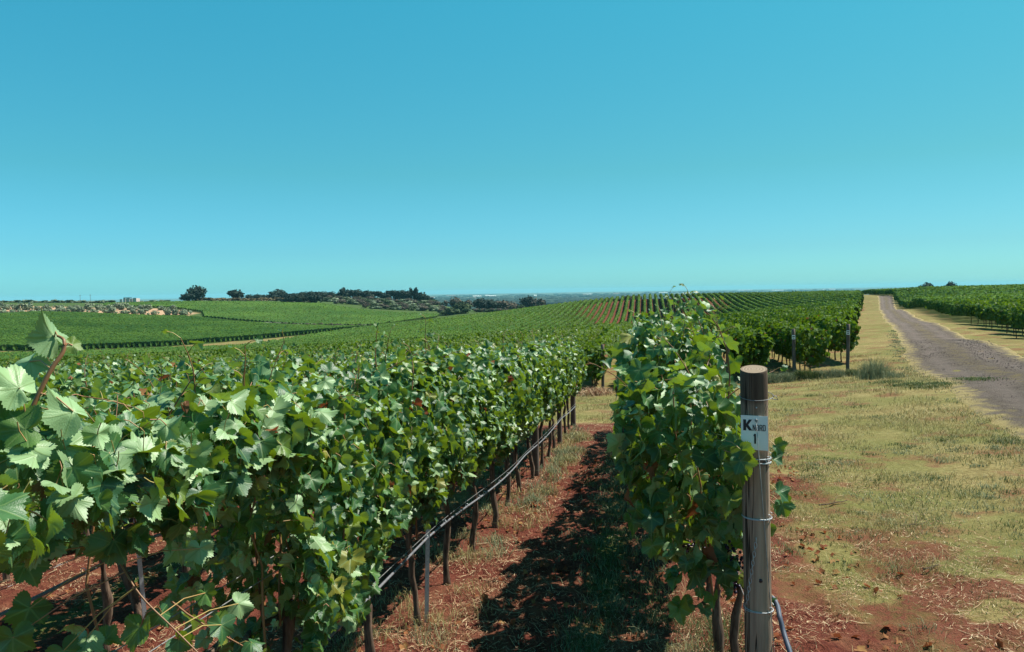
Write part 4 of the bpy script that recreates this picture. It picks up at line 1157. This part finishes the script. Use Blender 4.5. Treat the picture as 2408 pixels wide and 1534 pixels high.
dl = MB(); n = 2600
y = r.uniform(2.8, 13, n); x = r.uniform(-4, 4.2, n); s, l = soil_here(x, y); ok = (s < 12) & (l < 3.8) & (fbm(x * 1.5, y * 1.5 + 30) > .45)
x, y = x[ok], y[ok]
put_leaves(dl, np.stack([x, y, gnear(x, y) + .015], -1), np.stack([r.normal(0, .45, len(x)), r.normal(0, .45, len(x)), np.ones(len(x))], -1), np.stack([r.normal(0, 1, len(x)), r.normal(0, 1, len(x)), 0 * x], -1), r.uniform(.025, .07, len(x)), 2, r)
tag(dl.build("fallen_leaves", DEAD), "red-brown fallen vine leaves on the soil", "fallen leaves", kind="stuff")

wd = MB()
def tufts(cx, cy, spread, n, h, mi=0):
    x = cx + r.normal(0, spread, n); y = cy + r.normal(0, spread, n); d = math.hypot(cx, cy)
    blades(wd, np.stack([x, y, gnear(x, y) - .005], -1), h * r.uniform(.5, 1.2, n), .0035 * max(1, d / 5) * r.uniform(.7, 1.3, n), r.uniform(.2, 1.1, n), r, mi=mi)
for i in range(150):                                       # shaded strip in the lane
    s = r.uniform(-2.2, 10); l = 1.30 + r.normal(0, .22); p = B0 + UROW * s + NROW * l
    if fbm(p[0] * .9 + 9, p[1] * .7 + 3) > .34: tufts(p[0], p[1], .09, 60, .10, mi=i % 2)
for i in range(170):                                        # under the vines
    s = r.uniform(-1, 11); l = r.choice([.15, .3, -.3, 1.85]) + r.normal(0, .12); p = B0 + UROW * s + NROW * l
    tufts(p[0], p[1], .09, 60, .14, mi=2 if r.random() < .6 else 1)
for i in range(350):                                        # scattered over the dry grass
    y = r.uniform(3.0, 13) if i < 320 else r.uniform(12, 28); x = r.uniform(1.5, 9); s, l = soil_here(x, y)
    if l < 2.4 or x > road_edge(y): continue
    tufts(x, y, r.uniform(.05, .18), 60, r.uniform(.04, .09), mi=r.integers(0, 2))
for px1, py1, d in ((1690, 1500, 4.9), (1720, 1480, 5.0), (1710, 1530, 4.7), (1660, 1460, 5.1), (1560, 1440, 5.3)):
    q = at(px1, py1, d); tufts(q[0], q[1], .12, 130, .17)
for px1, py1, d in ((2200, 903, 20), (2180, 905, 19.6), (2215, 900, 19.9), (2265, 885, 20.8), (2285, 890, 20.6), (2300, 893, 20.4), (2090, 900, 22), (2130, 905, 20.5), (2150, 903, 20.5), (2390, 1040, 12.1)):
    q = at(px1, py1, d); tufts(q[0], q[1], .25, 320, .10)
for i in range(120):                                       # fringe along the track
    y = r.uniform(9, 60); x = road_edge(y) + r.normal(-.1, .2)
    tufts(x, y, .15, 24, .06, mi=1)
tag(wd.build("green_weeds", [WEED, GREYW, DRYG]), "low green weeds and grass tufts growing in the lane and the dry grass", "weeds", kind="stuff")

def clump(name, px1, py1, d, wid, hgt, n, mats, label, cat, grp=None, lean=(.1, .8)):
    q = at(px1, py1, d); z = float(gz(q[0], q[1])); m = MB()
    x = r.normal(0, wid * .33, n); y = r.normal(0, wid * .33, n)
    blades(m, np.stack([x, y, 0 * x - .02], -1), hgt * r.uniform(.4, 1.1, n) * np.exp(-(x * x + y * y) / (wid * wid)), np.full(n, .0045 * max(1, d / 9)), r.uniform(*lean, n), r, mi=0)
    o = m.build(name, mats); o.location = (q[0], q[1], z); return tag(o, label, cat, grp)
for i, (px1, py1, wid, hgt) in enumerate(((1905, 893, .8, .52), (1935, 896, .7, .45), (1965, 892, .7, .45), (1885, 896, .6, .55), (1850, 897, .7, .5), (1815, 900, .7, .5), (2005, 895, .7, .35), (1780, 905, .7, .4), (1700, 905, .7, .4))):
    clump("grass_clump", px1, py1, 27.0, wid * .8, hgt, 1000, GREYW if i % 3 else WEED, "tall grey-green grass clump at the foot of the sign-post block", "grass clump", "tall grass clumps at the row ends")
clump("weedy_shrub", 2058, 893, 24.5, .8, .85, 700, GREYW, "feathery grey-green shrub standing alone on the dry grass right of the posts", "shrub", lean=(.05, .5))
clump("weedy_shrub", 2095, 898, 24.0, .8, .35, 500, GREYW, "low grey-green plant just right of the feathery shrub", "shrub")
clump("straw_heap", 1402, 924, 27.8, .9, .5, 900, STRAW, "heap of dry straw beside the post at the end of the lane", "straw", lean=(.4, 1.3))
for px1, py1, d, ln, lab in ((2150, 1194, 7.6, .32, "dark fallen twig lying on the dry grass in the middle distance"), (1960, 1134, 8.6, .45, "thin dark stick on the bare patch right of the lettered post"), (2190, 1292, 6.2, .20, "small forked twig on the nearer dry grass")):
    q = at(px1, py1, d); z = float(gnear(q[0], q[1])); a = r.uniform(-.3, .5)
    m = MB(); P = np.stack([np.linspace(-.5, .5, 7) * ln * math.cos(a), np.linspace(-.5, .5, 7) * ln * math.sin(a), .015 + np.abs(r.normal(0, .008, 7))], -1); m.tube(P, np.linspace(.008, .004, 7), 6)
    m.tube([P[3], P[3] + (.05, .06, .03), P[3] + (.08, .1, .05)], .003, 5)
    o = m.build("fallen_twig", BARK); o.location = (q[0], q[1], z); tag(o, lab, "twig")

pb = MB(); n = 7000; r = np.random.default_rng(51)
y = r.uniform(8, 45, n) ; f = r.random(n); x = road_edge(y) + .1 + f * 4.0 + r.normal(0, .3, n); ok = fbm(x * .8, y * .8 + 50) > .38 + .25 * r.random(n)
x, y = x[ok], y[ok]; sz = r.uniform(.006, .018, len(x)) * np.clip(y / 18, 1, 1.6)
oc = np.array([(1, 0, 0), (-1, 0, 0), (0, 1, 0), (0, -1, 0), (0, 0, .7), (0, 0, -.7)], float); of = np.array([(0, 2, 4), (2, 1, 4), (1, 3, 4), (3, 0, 4), (2, 0, 5), (1, 2, 5), (3, 1, 5), (0, 3, 5)])
pb.add((np.stack([x, y, gz(x, y) + .035], -1)[:, None] + oc[None] * (sz[:, None] * r.uniform(.6, 1.3, (len(x), 3)))[:, None]).reshape(-1, 3), (of[None] + (np.arange(len(x)) * 6)[:, None, None]).reshape(-1, 3))
PEB = simple("track_pebbles", (0.08, 0.058, 0.055), (0.24, 0.19, 0.175), 3, .9, .2, isl=True)
tag(pb.build("loose_gravel", PEB, None, False), "loose stones scattered over the track", "gravel", kind="stuff")

# ------------------------------------------------------------------ trees
def crown_mat(name, a, b, c):
    t = NT(name); g = t.n('NewGeometry')
    n = t.noise(1.3, t.obj(), 4.0, .7)
    col = t.ramp(t.math('MULTIPLY_ADD', g.outputs['Random Per Island'], .55, t.math('MULTIPLY', n, .45)), [(.2, a), (.5, b), (.85, c)])
    return t.done(t.bsdf(col, .75, .15))
M_DARK = crown_mat("dark_tree_foliage", (0.008, 0.018, 0.017), (0.018, 0.036, 0.028), (0.050, 0.075, 0.045))
M_BUSH = crown_mat("green_bush_foliage", (0.020, 0.040, 0.018), (0.045, 0.075, 0.030), (0.09, 0.12, 0.05))
M_OLIV = crown_mat("olive_foliage", (0.11, 0.140, 0.085), (0.21, 0.255, 0.155), (0.33, 0.38, 0.25))
M_BROWN = crown_mat("brown_scrub_foliage", (0.045, 0.040, 0.034), (0.10, 0.085, 0.065), (0.18, 0.15, 0.10))
M_REED = crown_mat("dry_reed_foliage", (0.055, 0.040, 0.024), (0.14, 0.11, 0.055), (0.27, 0.23, 0.12))
def crown_mesh(name, mat, seed, kind, leaf=.085, n=1100):
    "a crown about one unit wide and one unit high, its foot at z = 0"
    r = np.random.default_rng(seed); m = MB()
    if kind == "round": lobes = [(0, 0, .55, .42, .40)] + [(r.normal(0, .2), r.normal(0, .2), r.uniform(.38, .78), r.uniform(.16, .27), r.uniform(.14, .22)) for _ in range(9)]
    elif kind == "flat": lobes = [(0, 0, .72, .46, .22)] + [(r.normal(0, .22), r.normal(0, .22), r.uniform(.66, .84), r.uniform(.16, .24), r.uniform(.10, .15)) for _ in range(8)]
    elif kind == "tall": lobes = [(0, 0, .5, .30, .48)] + [(r.normal(0, .16), r.normal(0, .16), r.uniform(.3, .88), r.uniform(.13, .22), r.uniform(.1, .2)) for _ in range(9)]
    else: lobes = [(0, 0, .42, .40, .40)] + [(r.normal(0, .24), r.normal(0, .24), r.uniform(.2, .72), r.uniform(.16, .26), r.uniform(.16, .25)) for _ in range(10)]
    lobes = np.array(lobes); wt = lobes[:, 3] ** 2; k = r.choice(len(lobes), n, p=wt / wt.sum())
    v = unit(r.normal(0, 1, (n, 3))); q = r.uniform(.6, 1.28, n) ** .8
    P = lobes[k, :3] + v * np.stack([lobes[k, 3], lobes[k, 3], lobes[k, 4]], -1) * q[:, None]
    P[:, 2] = np.maximum(P[:, 2], .03)
    put_leaves(m, P, v + r.normal(0, .4, (n, 3)) + (0, 0, .3), r.normal(0, 1, (n, 3)) - (0, 0, .5), leaf * r.uniform(.6, 1.4, n), 1, r)
    a = np.linspace(0, 2 * np.pi, 9)[:-1]
    for L in lobes:                                        # leafy heart of every lobe
        V, rings = [], 5
        for i in range(rings):
            th = np.pi * (i + .5) / rings
            rr3 = .66 * (1 + r.normal(0, .07, 8))
            V.append(np.stack([L[0] + np.cos(a) * math.sin(th) * L[3] * rr3, L[1] + np.sin(a) * math.sin(th) * L[3] * rr3, np.maximum(L[2] + math.cos(th) * L[4] * rr3, .02)], -1))
        i = np.arange(rings - 1)[:, None] * 8; j = np.arange(8)[None]; kk = (j + 1) % 8
        m.add(np.concatenate(V), [np.stack([i + j, i + 8 + j, i + 8 + kk, i + kk], -1).reshape(-1, 4), np.arange(8)[None], np.arange(8)[None, ::-1] + 8 * (rings - 1)])
    return m.mesh(name, mat)
CR = {}
for key, mat, kind, leaf, n in (("dark", M_DARK, "round", .10, 900), ("pine", M_DARK, "flat", .10, 800), ("tall", M_DARK, "tall", .10, 800), ("bush", M_BUSH, "bush", .11, 700), ("olive", M_OLIV, "bush", .13, 520), ("brown", M_BROWN, "round", .11, 700), ("reed", M_REED, "bush", .12, 500)):
    CR[key] = [crown_mesh("crown_" + key, mat, 600 + 10 * i + len(key) * 37, kind, leaf, n) for i in range(3)]
_tm = MB(); _P, _ra = gnarl(np.random.default_rng(3), .62, .045, (.05, .02), 7, 7)
_tm.tube(_P, _ra * np.linspace(1.2, .8, 7), 7)
for a_ in (.4, 2.4, 4.4): _tm.tube([_P[-2], _P[-2] + (.13 * math.cos(a_), .13 * math.sin(a_), .12), _P[-2] + (.22 * math.cos(a_), .22 * math.sin(a_), .26)], [.03, .022, .012], 5)
TRUNK = _tm.mesh("tree_trunk", BARK)
tcount = 0
def tree(kind, name, cat, px1, base, d, w_px, h_px, label, group=None, lift=0.0, sink=0.0):
    "a tree d metres ahead, w_px wide and h_px high in the photo, standing on the ground"
    global tcount
    q = at(px1, base, d); z = float(gz(q[0], q[1])); w, h = w_px / FPX * d, h_px / FPX * d
    dv = at(px1, base, d)[2] - z                           # its foot may hide behind a rise in front of it
    t = empty(name, (q[0], q[1], z - sink), random.uniform(0, 6.28), (w, w, max(h + max(dv, 0), h * .6)))
    tag(t, label, cat, group)
    link(bpy.data.objects.new("crown", CR[kind][tcount % 3]), t)
    link(bpy.data.objects.new("trunk", TRUNK), t)
    tcount += 1
    return t
tree("dark", "oak_tree", "tree", 463, 710, 500, 46, 38, "large dark round tree right of the ruin, tallest on the left skyline")
tree("dark", "oak_tree", "tree", 442, 710, 496, 26, 20, "smaller dark tree leaning into the large round skyline tree")
tree("dark", "oak_tree", "tree", 556, 708, 520, 32, 27, "single dark round tree on the skyline between the large one and the wood")
for x, w, h, dsc in ((678, 21, 22, "left"), (706, 27, 24, "middle"), (743, 38, 29, "right and widest")):
    tree("dark", "oak_tree", "tree", x, 717, 486, w, h, f"{dsc} of three dark bushy trees standing before the scrub on the left slope")
for x, w, h, k in ((588, 22, 17, "dark"), (607, 26, 17, "dark"), (628, 24, 16, "dark"), (655, 40, 27, "dark"), (676, 24, 17, "dark"), (694, 26, 17, "dark"), (716, 30, 20, "dark"), (736, 30, 20, "dark"), (757, 34, 20, "dark"), (780, 34, 19, "dark"),
                   (806, 22, 27, "tall"), (820, 30, 25, "dark"), (842, 34, 25, "dark"), (866, 34, 24, "dark"), (888, 26, 24, "pine"), (905, 30, 21, "dark"), (925, 25, 27, "pine"), (948, 34, 27, "dark"), (966, 18, 31, "tall"), (979, 17, 30, "tall"), (992, 26, 22, "dark"), (1006, 20, 14, "dark")):
    tree(k, "wood_tree", "tree", x, 709, 620, w, h, "dark tree in the belt of wood along the left skyline", "dark trees of the skyline wood")
RS = random.Random(5)
for i in range(24):
    x = 470 + i * 11.5; 
    tree("reed", "reed_bush", "bush", x + RS.uniform(-3, 3), 709, 512, 22, 9.5 + RS.uniform(-1, 1), "brown reedy bush in the low hedge below the skyline trees", "reedy bushes of the brown hedge")
for i in range(16):
    x = 455 + i * 17
    tree("olive", "olive_shrub", "shrub", x + RS.uniform(-5, 5), 713, 500, 14, 5, "pale low shrub in front of the brown hedge on the left slope", "pale shrubs before the brown hedge")
for row, (x0, x1, y0, y1, d) in enumerate(((765, 1010, 712, 722, 590), (750, 1020, 714, 726, 560), (770, 1035, 717, 731, 535), (790, 1040, 722, 736, 505), (860, 1045, 729, 741, 480))):
    nn_ = int((x1 - x0) / 14)
    for i in range(nn_):
        f = i / (nn_ - 1); tree(("olive", "brown", "bush")[(i * 7 + row) % 3], "olive_tree", "olive tree", x0 + (x1 - x0) * f + RS.uniform(-4, 4), y0 + (y1 - y0) * f + 4, d, 19 + RS.uniform(-5, 6), 8 + RS.uniform(-2, 3.5), "grey-green olive tree in the grove below the skyline wood", "olive trees below the skyline wood")
for i in range(30):
    f = i / 29; tree("brown" if i % 3 else "olive", "hedge_shrub", "shrub", 630 + 250 * f + RS.uniform(-3, 3), 772, 378 - 22 * f, 12, 7 + RS.uniform(-1.5, 2), "dull low shrub in the hedge line between the two left fields", "shrubs between the two left fields")
for i in range(34):
    f = i / 33; tree("olive", "hedge_shrub", "shrub", 884 + 215 * f, 773 - 25 * f, 340 + 60 * f, 10, 4.5 + RS.uniform(-1, 1.5), "low pale shrub along the field edge left of the central bushes", "pale shrubs along the field edge")
for k, x, y, d, w, h, lab in (("bush", 1088, 745, 455, 44, 27, "rounded green bush in front of the central trees"), ("bush", 1058, 752, 445, 32, 19, "smaller green bush left of the rounded one"), ("brown", 1040, 753, 450, 22, 13, "small dull bush at the left of the central group"),
                              ("brown", 1070, 728, 520, 32, 30, "grey-green tree at the left of the central group"), ("brown", 1100, 730, 500, 24, 24, "reddish-grey small tree behind the rounded bush"), ("bush", 1085, 730, 500, 34, 24, "olive-green tree between the grey tree and the reddish one"),
                              ("dark", 1132, 736, 490, 42, 31, "dark green tree left of the middle of the central group"), ("dark", 1152, 737, 488, 38, 29, "dark tree joined to the right of the dark green tree"), ("brown", 1178, 735, 500, 40, 27, "brownish tree right of the two dark ones"), ("brown", 1203, 733, 520, 34, 24, "grey-brown tree before the tallest dark clump"),
                              ("dark", 1243, 722, 540, 36, 25, "tallest dark clump at the right of the central group"), ("brown", 1266, 724, 530, 34, 21, "brown tree at the right end of the central group"), ("bush", 1225, 733, 480, 22, 19, "small green tree beside the field corner"), ("brown", 1228, 742, 430, 22, 14, "small brown bush at the field corner"),
                              ("bush", 1010, 722, 620, 26, 17, "small grey-green tree right of the end of the skyline wood"), ("bush", 1030, 724, 620, 20, 12, "low bush further right of the end of the skyline wood")):
    tree(k, "bushy_tree", "tree", x, y, d, w, h, lab)
for i in range(16):
    tree("bush" if i % 2 else "brown", "hedge_shrub", "shrub", 1120 + i * 9, 741 - .2 * i, 470, 18, 9, "low bush at the foot of the central trees", "low bushes below the central trees")
for i in range(34):
    f = i / 33; tree("brown" if i % 4 else "bush", "hedge_shrub", "shrub", 1222 + 280 * f, 734 - 31 * f, 318 - 6 * f, 15, 9 + RS.uniform(-2, 2), "dull shrub in the hedge along the crest of the striped field", "shrubs along the crest of the striped field")
for x, y, d, w, h, lab in ((2180, 687, 450, 32, 22, "larger of two dark round trees beyond the right vineyard"), (2236, 683, 450, 26, 20, "right-hand dark round tree beyond the right vineyard"), (2205, 686, 455, 22, 12, "low dark tree just right of the larger round tree"), (2220, 685, 455, 24, 12, "low dark tree just left of the right-hand round tree"),
                           (2150, 688, 470, 26, 10, "low dark bush at the left of the trees beyond the right vineyard"), (2060, 692, 420, 28, 10, "low dark bush at the far end of the track, left side"), (2092, 692, 420, 20, 13, "pair-like dark bush at the far end of the track"), (2080, 693, 415, 16, 12, "small dark bush at the end of the track"),
                           (1660, 704, 380, 22, 12, "dark bush showing over the crest of the striped field"), (1676, 704, 400, 18, 14, "dark treetop beyond the crest of the striped field"), (1590, 706, 380, 24, 12, "dull bush over the left part of the crest"), (1872, 696, 420, 26, 12, "dark treetop beyond the crest right of the middle"), (1760, 699, 420, 20, 9, "low treetop beyond the crest in its middle"), (2120, 690, 460, 18, 8, "small bush left of the trees beyond the right vineyard")):
    tree("dark", "round_tree", "tree", x, y, d, w, h, lab)
gcount = 0
for row, (yb, d) in enumerate(((748, 388), (739, 402), (728, 430))):
    for i in range(24):
        x = -30 + i * 24 + (row % 2) * 11 + RS.uniform(-6, 6)
        q = at(x, yb, d)
        if not inside(GROVE, np.array([q[0]]), np.array([q[1]]))[0]: continue
        if x > 400 and RS.random() < .5: continue
        tree("olive", "olive_tree", "olive tree", x, yb, d, 20 + RS.uniform(-5, 5), 14 + RS.uniform(-3, 4), "silvery olive tree on the bare tan ground at left", "olive trees of the bare grove at left")
for i in range(40):
    x = -20 + i * 10.5 + RS.uniform(-3, 3)
    if 270 < x < 330: continue
    tree("olive" if i % 3 else "bush", "skyline_shrub", "shrub", x, 714, 498, 14 + RS.uniform(-3, 3), 6.5 + RS.uniform(-2, 2), "small shrub on the left skyline above the olive grove", "small shrubs on the left skyline")

# ------------------------------------------------------------------ buildings and poles far off
PLASTER = simple("pale_pink_plaster", (0.46, 0.36, 0.33), (0.62, 0.52, 0.48), 1.5, .9, .1)
WALLW = simple("white_house_wall", (0.66, 0.64, 0.60), (0.80, 0.79, 0.76), 1.0, .8, .2)
ROOFT = simple("tile_roof", (0.26, 0.13, 0.09), (0.36, 0.20, 0.14), 2.0, .9, .1)
q = at(300, 711, 492); z = float(gz(q[0], q[1]))
t = empty("roofless_ruin", (q[0], q[1], z)); tag(t, "pale roofless ruined house on the left skyline above the olive grove", "ruin")
for x0, x1, h in ((-2.6, -1.4, 2.6), (-.6, 1.3, 2.6), (2.3, 2.9, 2.3), (3.6, 5.6, 2.6), (-5, -3.4, 1.9)):
    m = MB(); m.box((x0, 0, -.5), (x1, .4, h + .8)); m.build("wall", PLASTER, t, False)
m = MB(); m.box((-2.6, .02, 3.4), (2.9, .38, 3.75)); m.build("lintel", PLASTER, t, False)
m = MB(); m.box((-5, 4.5, -.5), (5.6, 4.9, 3.0)); m.build("rear_wall", PLASTER, t, False)
m = MB(); m.box((5.2, .41, -.5), (5.6, 4.49, 3.1)); m.build("side_wall", PLASTER, t, False)
for x, dsc in ((189, "left"), (213, "right")):
    q = at(x, 713, 560); z = float(gz(q[0], q[1])); t = empty("utility_pole", (q[0], q[1], z)); tag(t, f"{dsc} of two thin poles on the far left skyline", "pole")
    m = MB(); m.tube([(0, 0, -.5), (0, 0, 7.2)], .11, 6); m.build("pole", POSTD, t); m = MB(); m.box((-.7, -.06, 6.6), (.7, .06, 6.75)); m.build("crossarm", POSTD, t, False)
BUILD = [(1122, 699.5, 20, 4.2, "white"), (1146, 698.5, 10, 4.5, "white"), (1158, 699, 16, 4, "white"), (1112, 704, 14, 4, "tile"), (1204, 706, 60, 3.2, "tan"), (1259, 698.5, 7, 5, "white"), (1297, 707, 20, 3, "white"), (1015, 701, 14, 3, "tile"), (1060, 697, 22, 2.4, "tan"), (1380, 693.5, 26, 2.4, "white"), (1450, 692, 16, 2.6, "tan"), (1560, 690, 20, 2.4, "white"), (1617, 692, 22, 3.4, "white"), (1752, 684, 34, 2.0, "white"), (1830, 684.5, 26, 2.2, "white"), (1950, 682, 30, 2.2, "white")]
DSC = ["white farm building on the plain, left of the central gap", "small white block second on the plain beside the farm building", "white shed with low roof right of the small block", "pinkish house with tiled roof below the white farm building", "long tan low shed on the plain behind the brownish trees", "tiny bright white block standing above the tallest dark clump", "white low building right of the central trees",
       "tiled house near the end of the skyline wood", "long tan shed near the horizon left of the white farm", "long white shed near the horizon over the crest hedge", "tan shed on the plain left of the striped field's crest", "white shed over the top of the striped field's left part", "white glasshouse-like shed showing over the striped field's crest", "thin white shed on the plain, middle right", "pale shed on the plain over the right part of the crest", "pale long shed near the horizon left of the track's end"]
for (x, y, w, h, kind), lab in zip(BUILD, DSC):
    hor = 685 - .0158 * (x - 1204)
    d = 44.0 / ((y - hor) / FPX) * .985; q = at(x, y, d); W_, H_ = w / FPX * d, h / FPX * d
    t = empty("plain_building", (q[0], q[1], PLAIN_Z)); tag(t, lab, "building")
    m = MB(); m.box((-W_ / 2, 0, -1), (W_ / 2, 25, H_ * .75)); m.build("wall", WALLW if kind != "tan" else PLASTER, t, False)
    a_, b_, c_ = W_ / 2 * 1.02, 12.5, H_
    m = MB(); m.add([(-a_, -1, H_ * .75 + .02), (a_, -1, H_ * .75 + .02), (a_, 26, H_ * .75 + .02), (-a_, 26, H_ * .75 + .02), (-a_, b_, c_), (a_, b_, c_)], [np.array([(0, 1, 5, 4), (2, 3, 4, 5), (3, 2, 1, 0)]), np.array([(0, 4, 3), (1, 2, 5)])])
    m.build("roof", WALLW if kind == "white" else ROOFT, t, False)
dt = MB(); r = np.random.default_rng(31); n = 3400
d = 1 / r.uniform(1 / 9500, 1 / 2300, n); px1 = r.uniform(850, 2408, n) 
X = np.array([at(a, 690, b)[0] for a, b in zip(px1, d)]); keep = fbm(X * .002, d * .0009, 3) > .42
X, Y = X[keep], d[keep]; W_ = r.uniform(8, 45, len(X)); Hh = r.uniform(5, 11, len(X))
a = np.linspace(0, 2 * np.pi, 8)[:-1]
V = np.stack([np.stack([X[:, None] + W_[:, None] * np.cos(a), Y[:, None] + 6 * np.sin(a), np.full((len(X), 7), PLAIN_Z - .5)], -1), np.stack([X[:, None] + .9 * W_[:, None] * np.cos(a + .2), Y[:, None] + 5 * np.sin(a + .2), PLAIN_Z + Hh[:, None] * (.55 + .2 * r.random((len(X), 7)))], -1), np.stack([X[:, None] + .45 * W_[:, None] * np.cos(a), Y[:, None] + 3 * np.sin(a), PLAIN_Z + Hh[:, None] * (.85 + .25 * r.random((len(X), 7)))], -1)], 1).reshape(-1, 3)
o = (np.arange(len(X)) * 21)[:, None, None]; i = np.array([0, 7])[None, :, None]; j = np.arange(7)[None, None]; k = (j + 1) % 7
F = np.stack([o + i + j, o + i + k, o + i + 7 + k, o + i + 7 + j], -1).reshape(-1, 4)
dt.add(V, [F, (np.arange(len(X)) * 21)[:, None] + 14 + np.arange(7)[None]])
tag(dt.build("far_tree_belts", M_DARK), "hazy belts of trees across the distant plain", "trees", kind="stuff")

# ------------------------------------------------------------------ the air
hz = MB().box((-17500, -2000, -46), (17500, 17800, 34))
t = NT("haze_air")
t.t.links.new(t.n('VolumePrincipled', {'Color': (0.34, 0.84, 1.0), 'Density': 0.000065, 'Anisotropy': 0.0}).outputs[0], t.out.inputs[1])
hz_o = hz.build("haze", t.m, None, False)
tag(hz_o, kind="stuff")
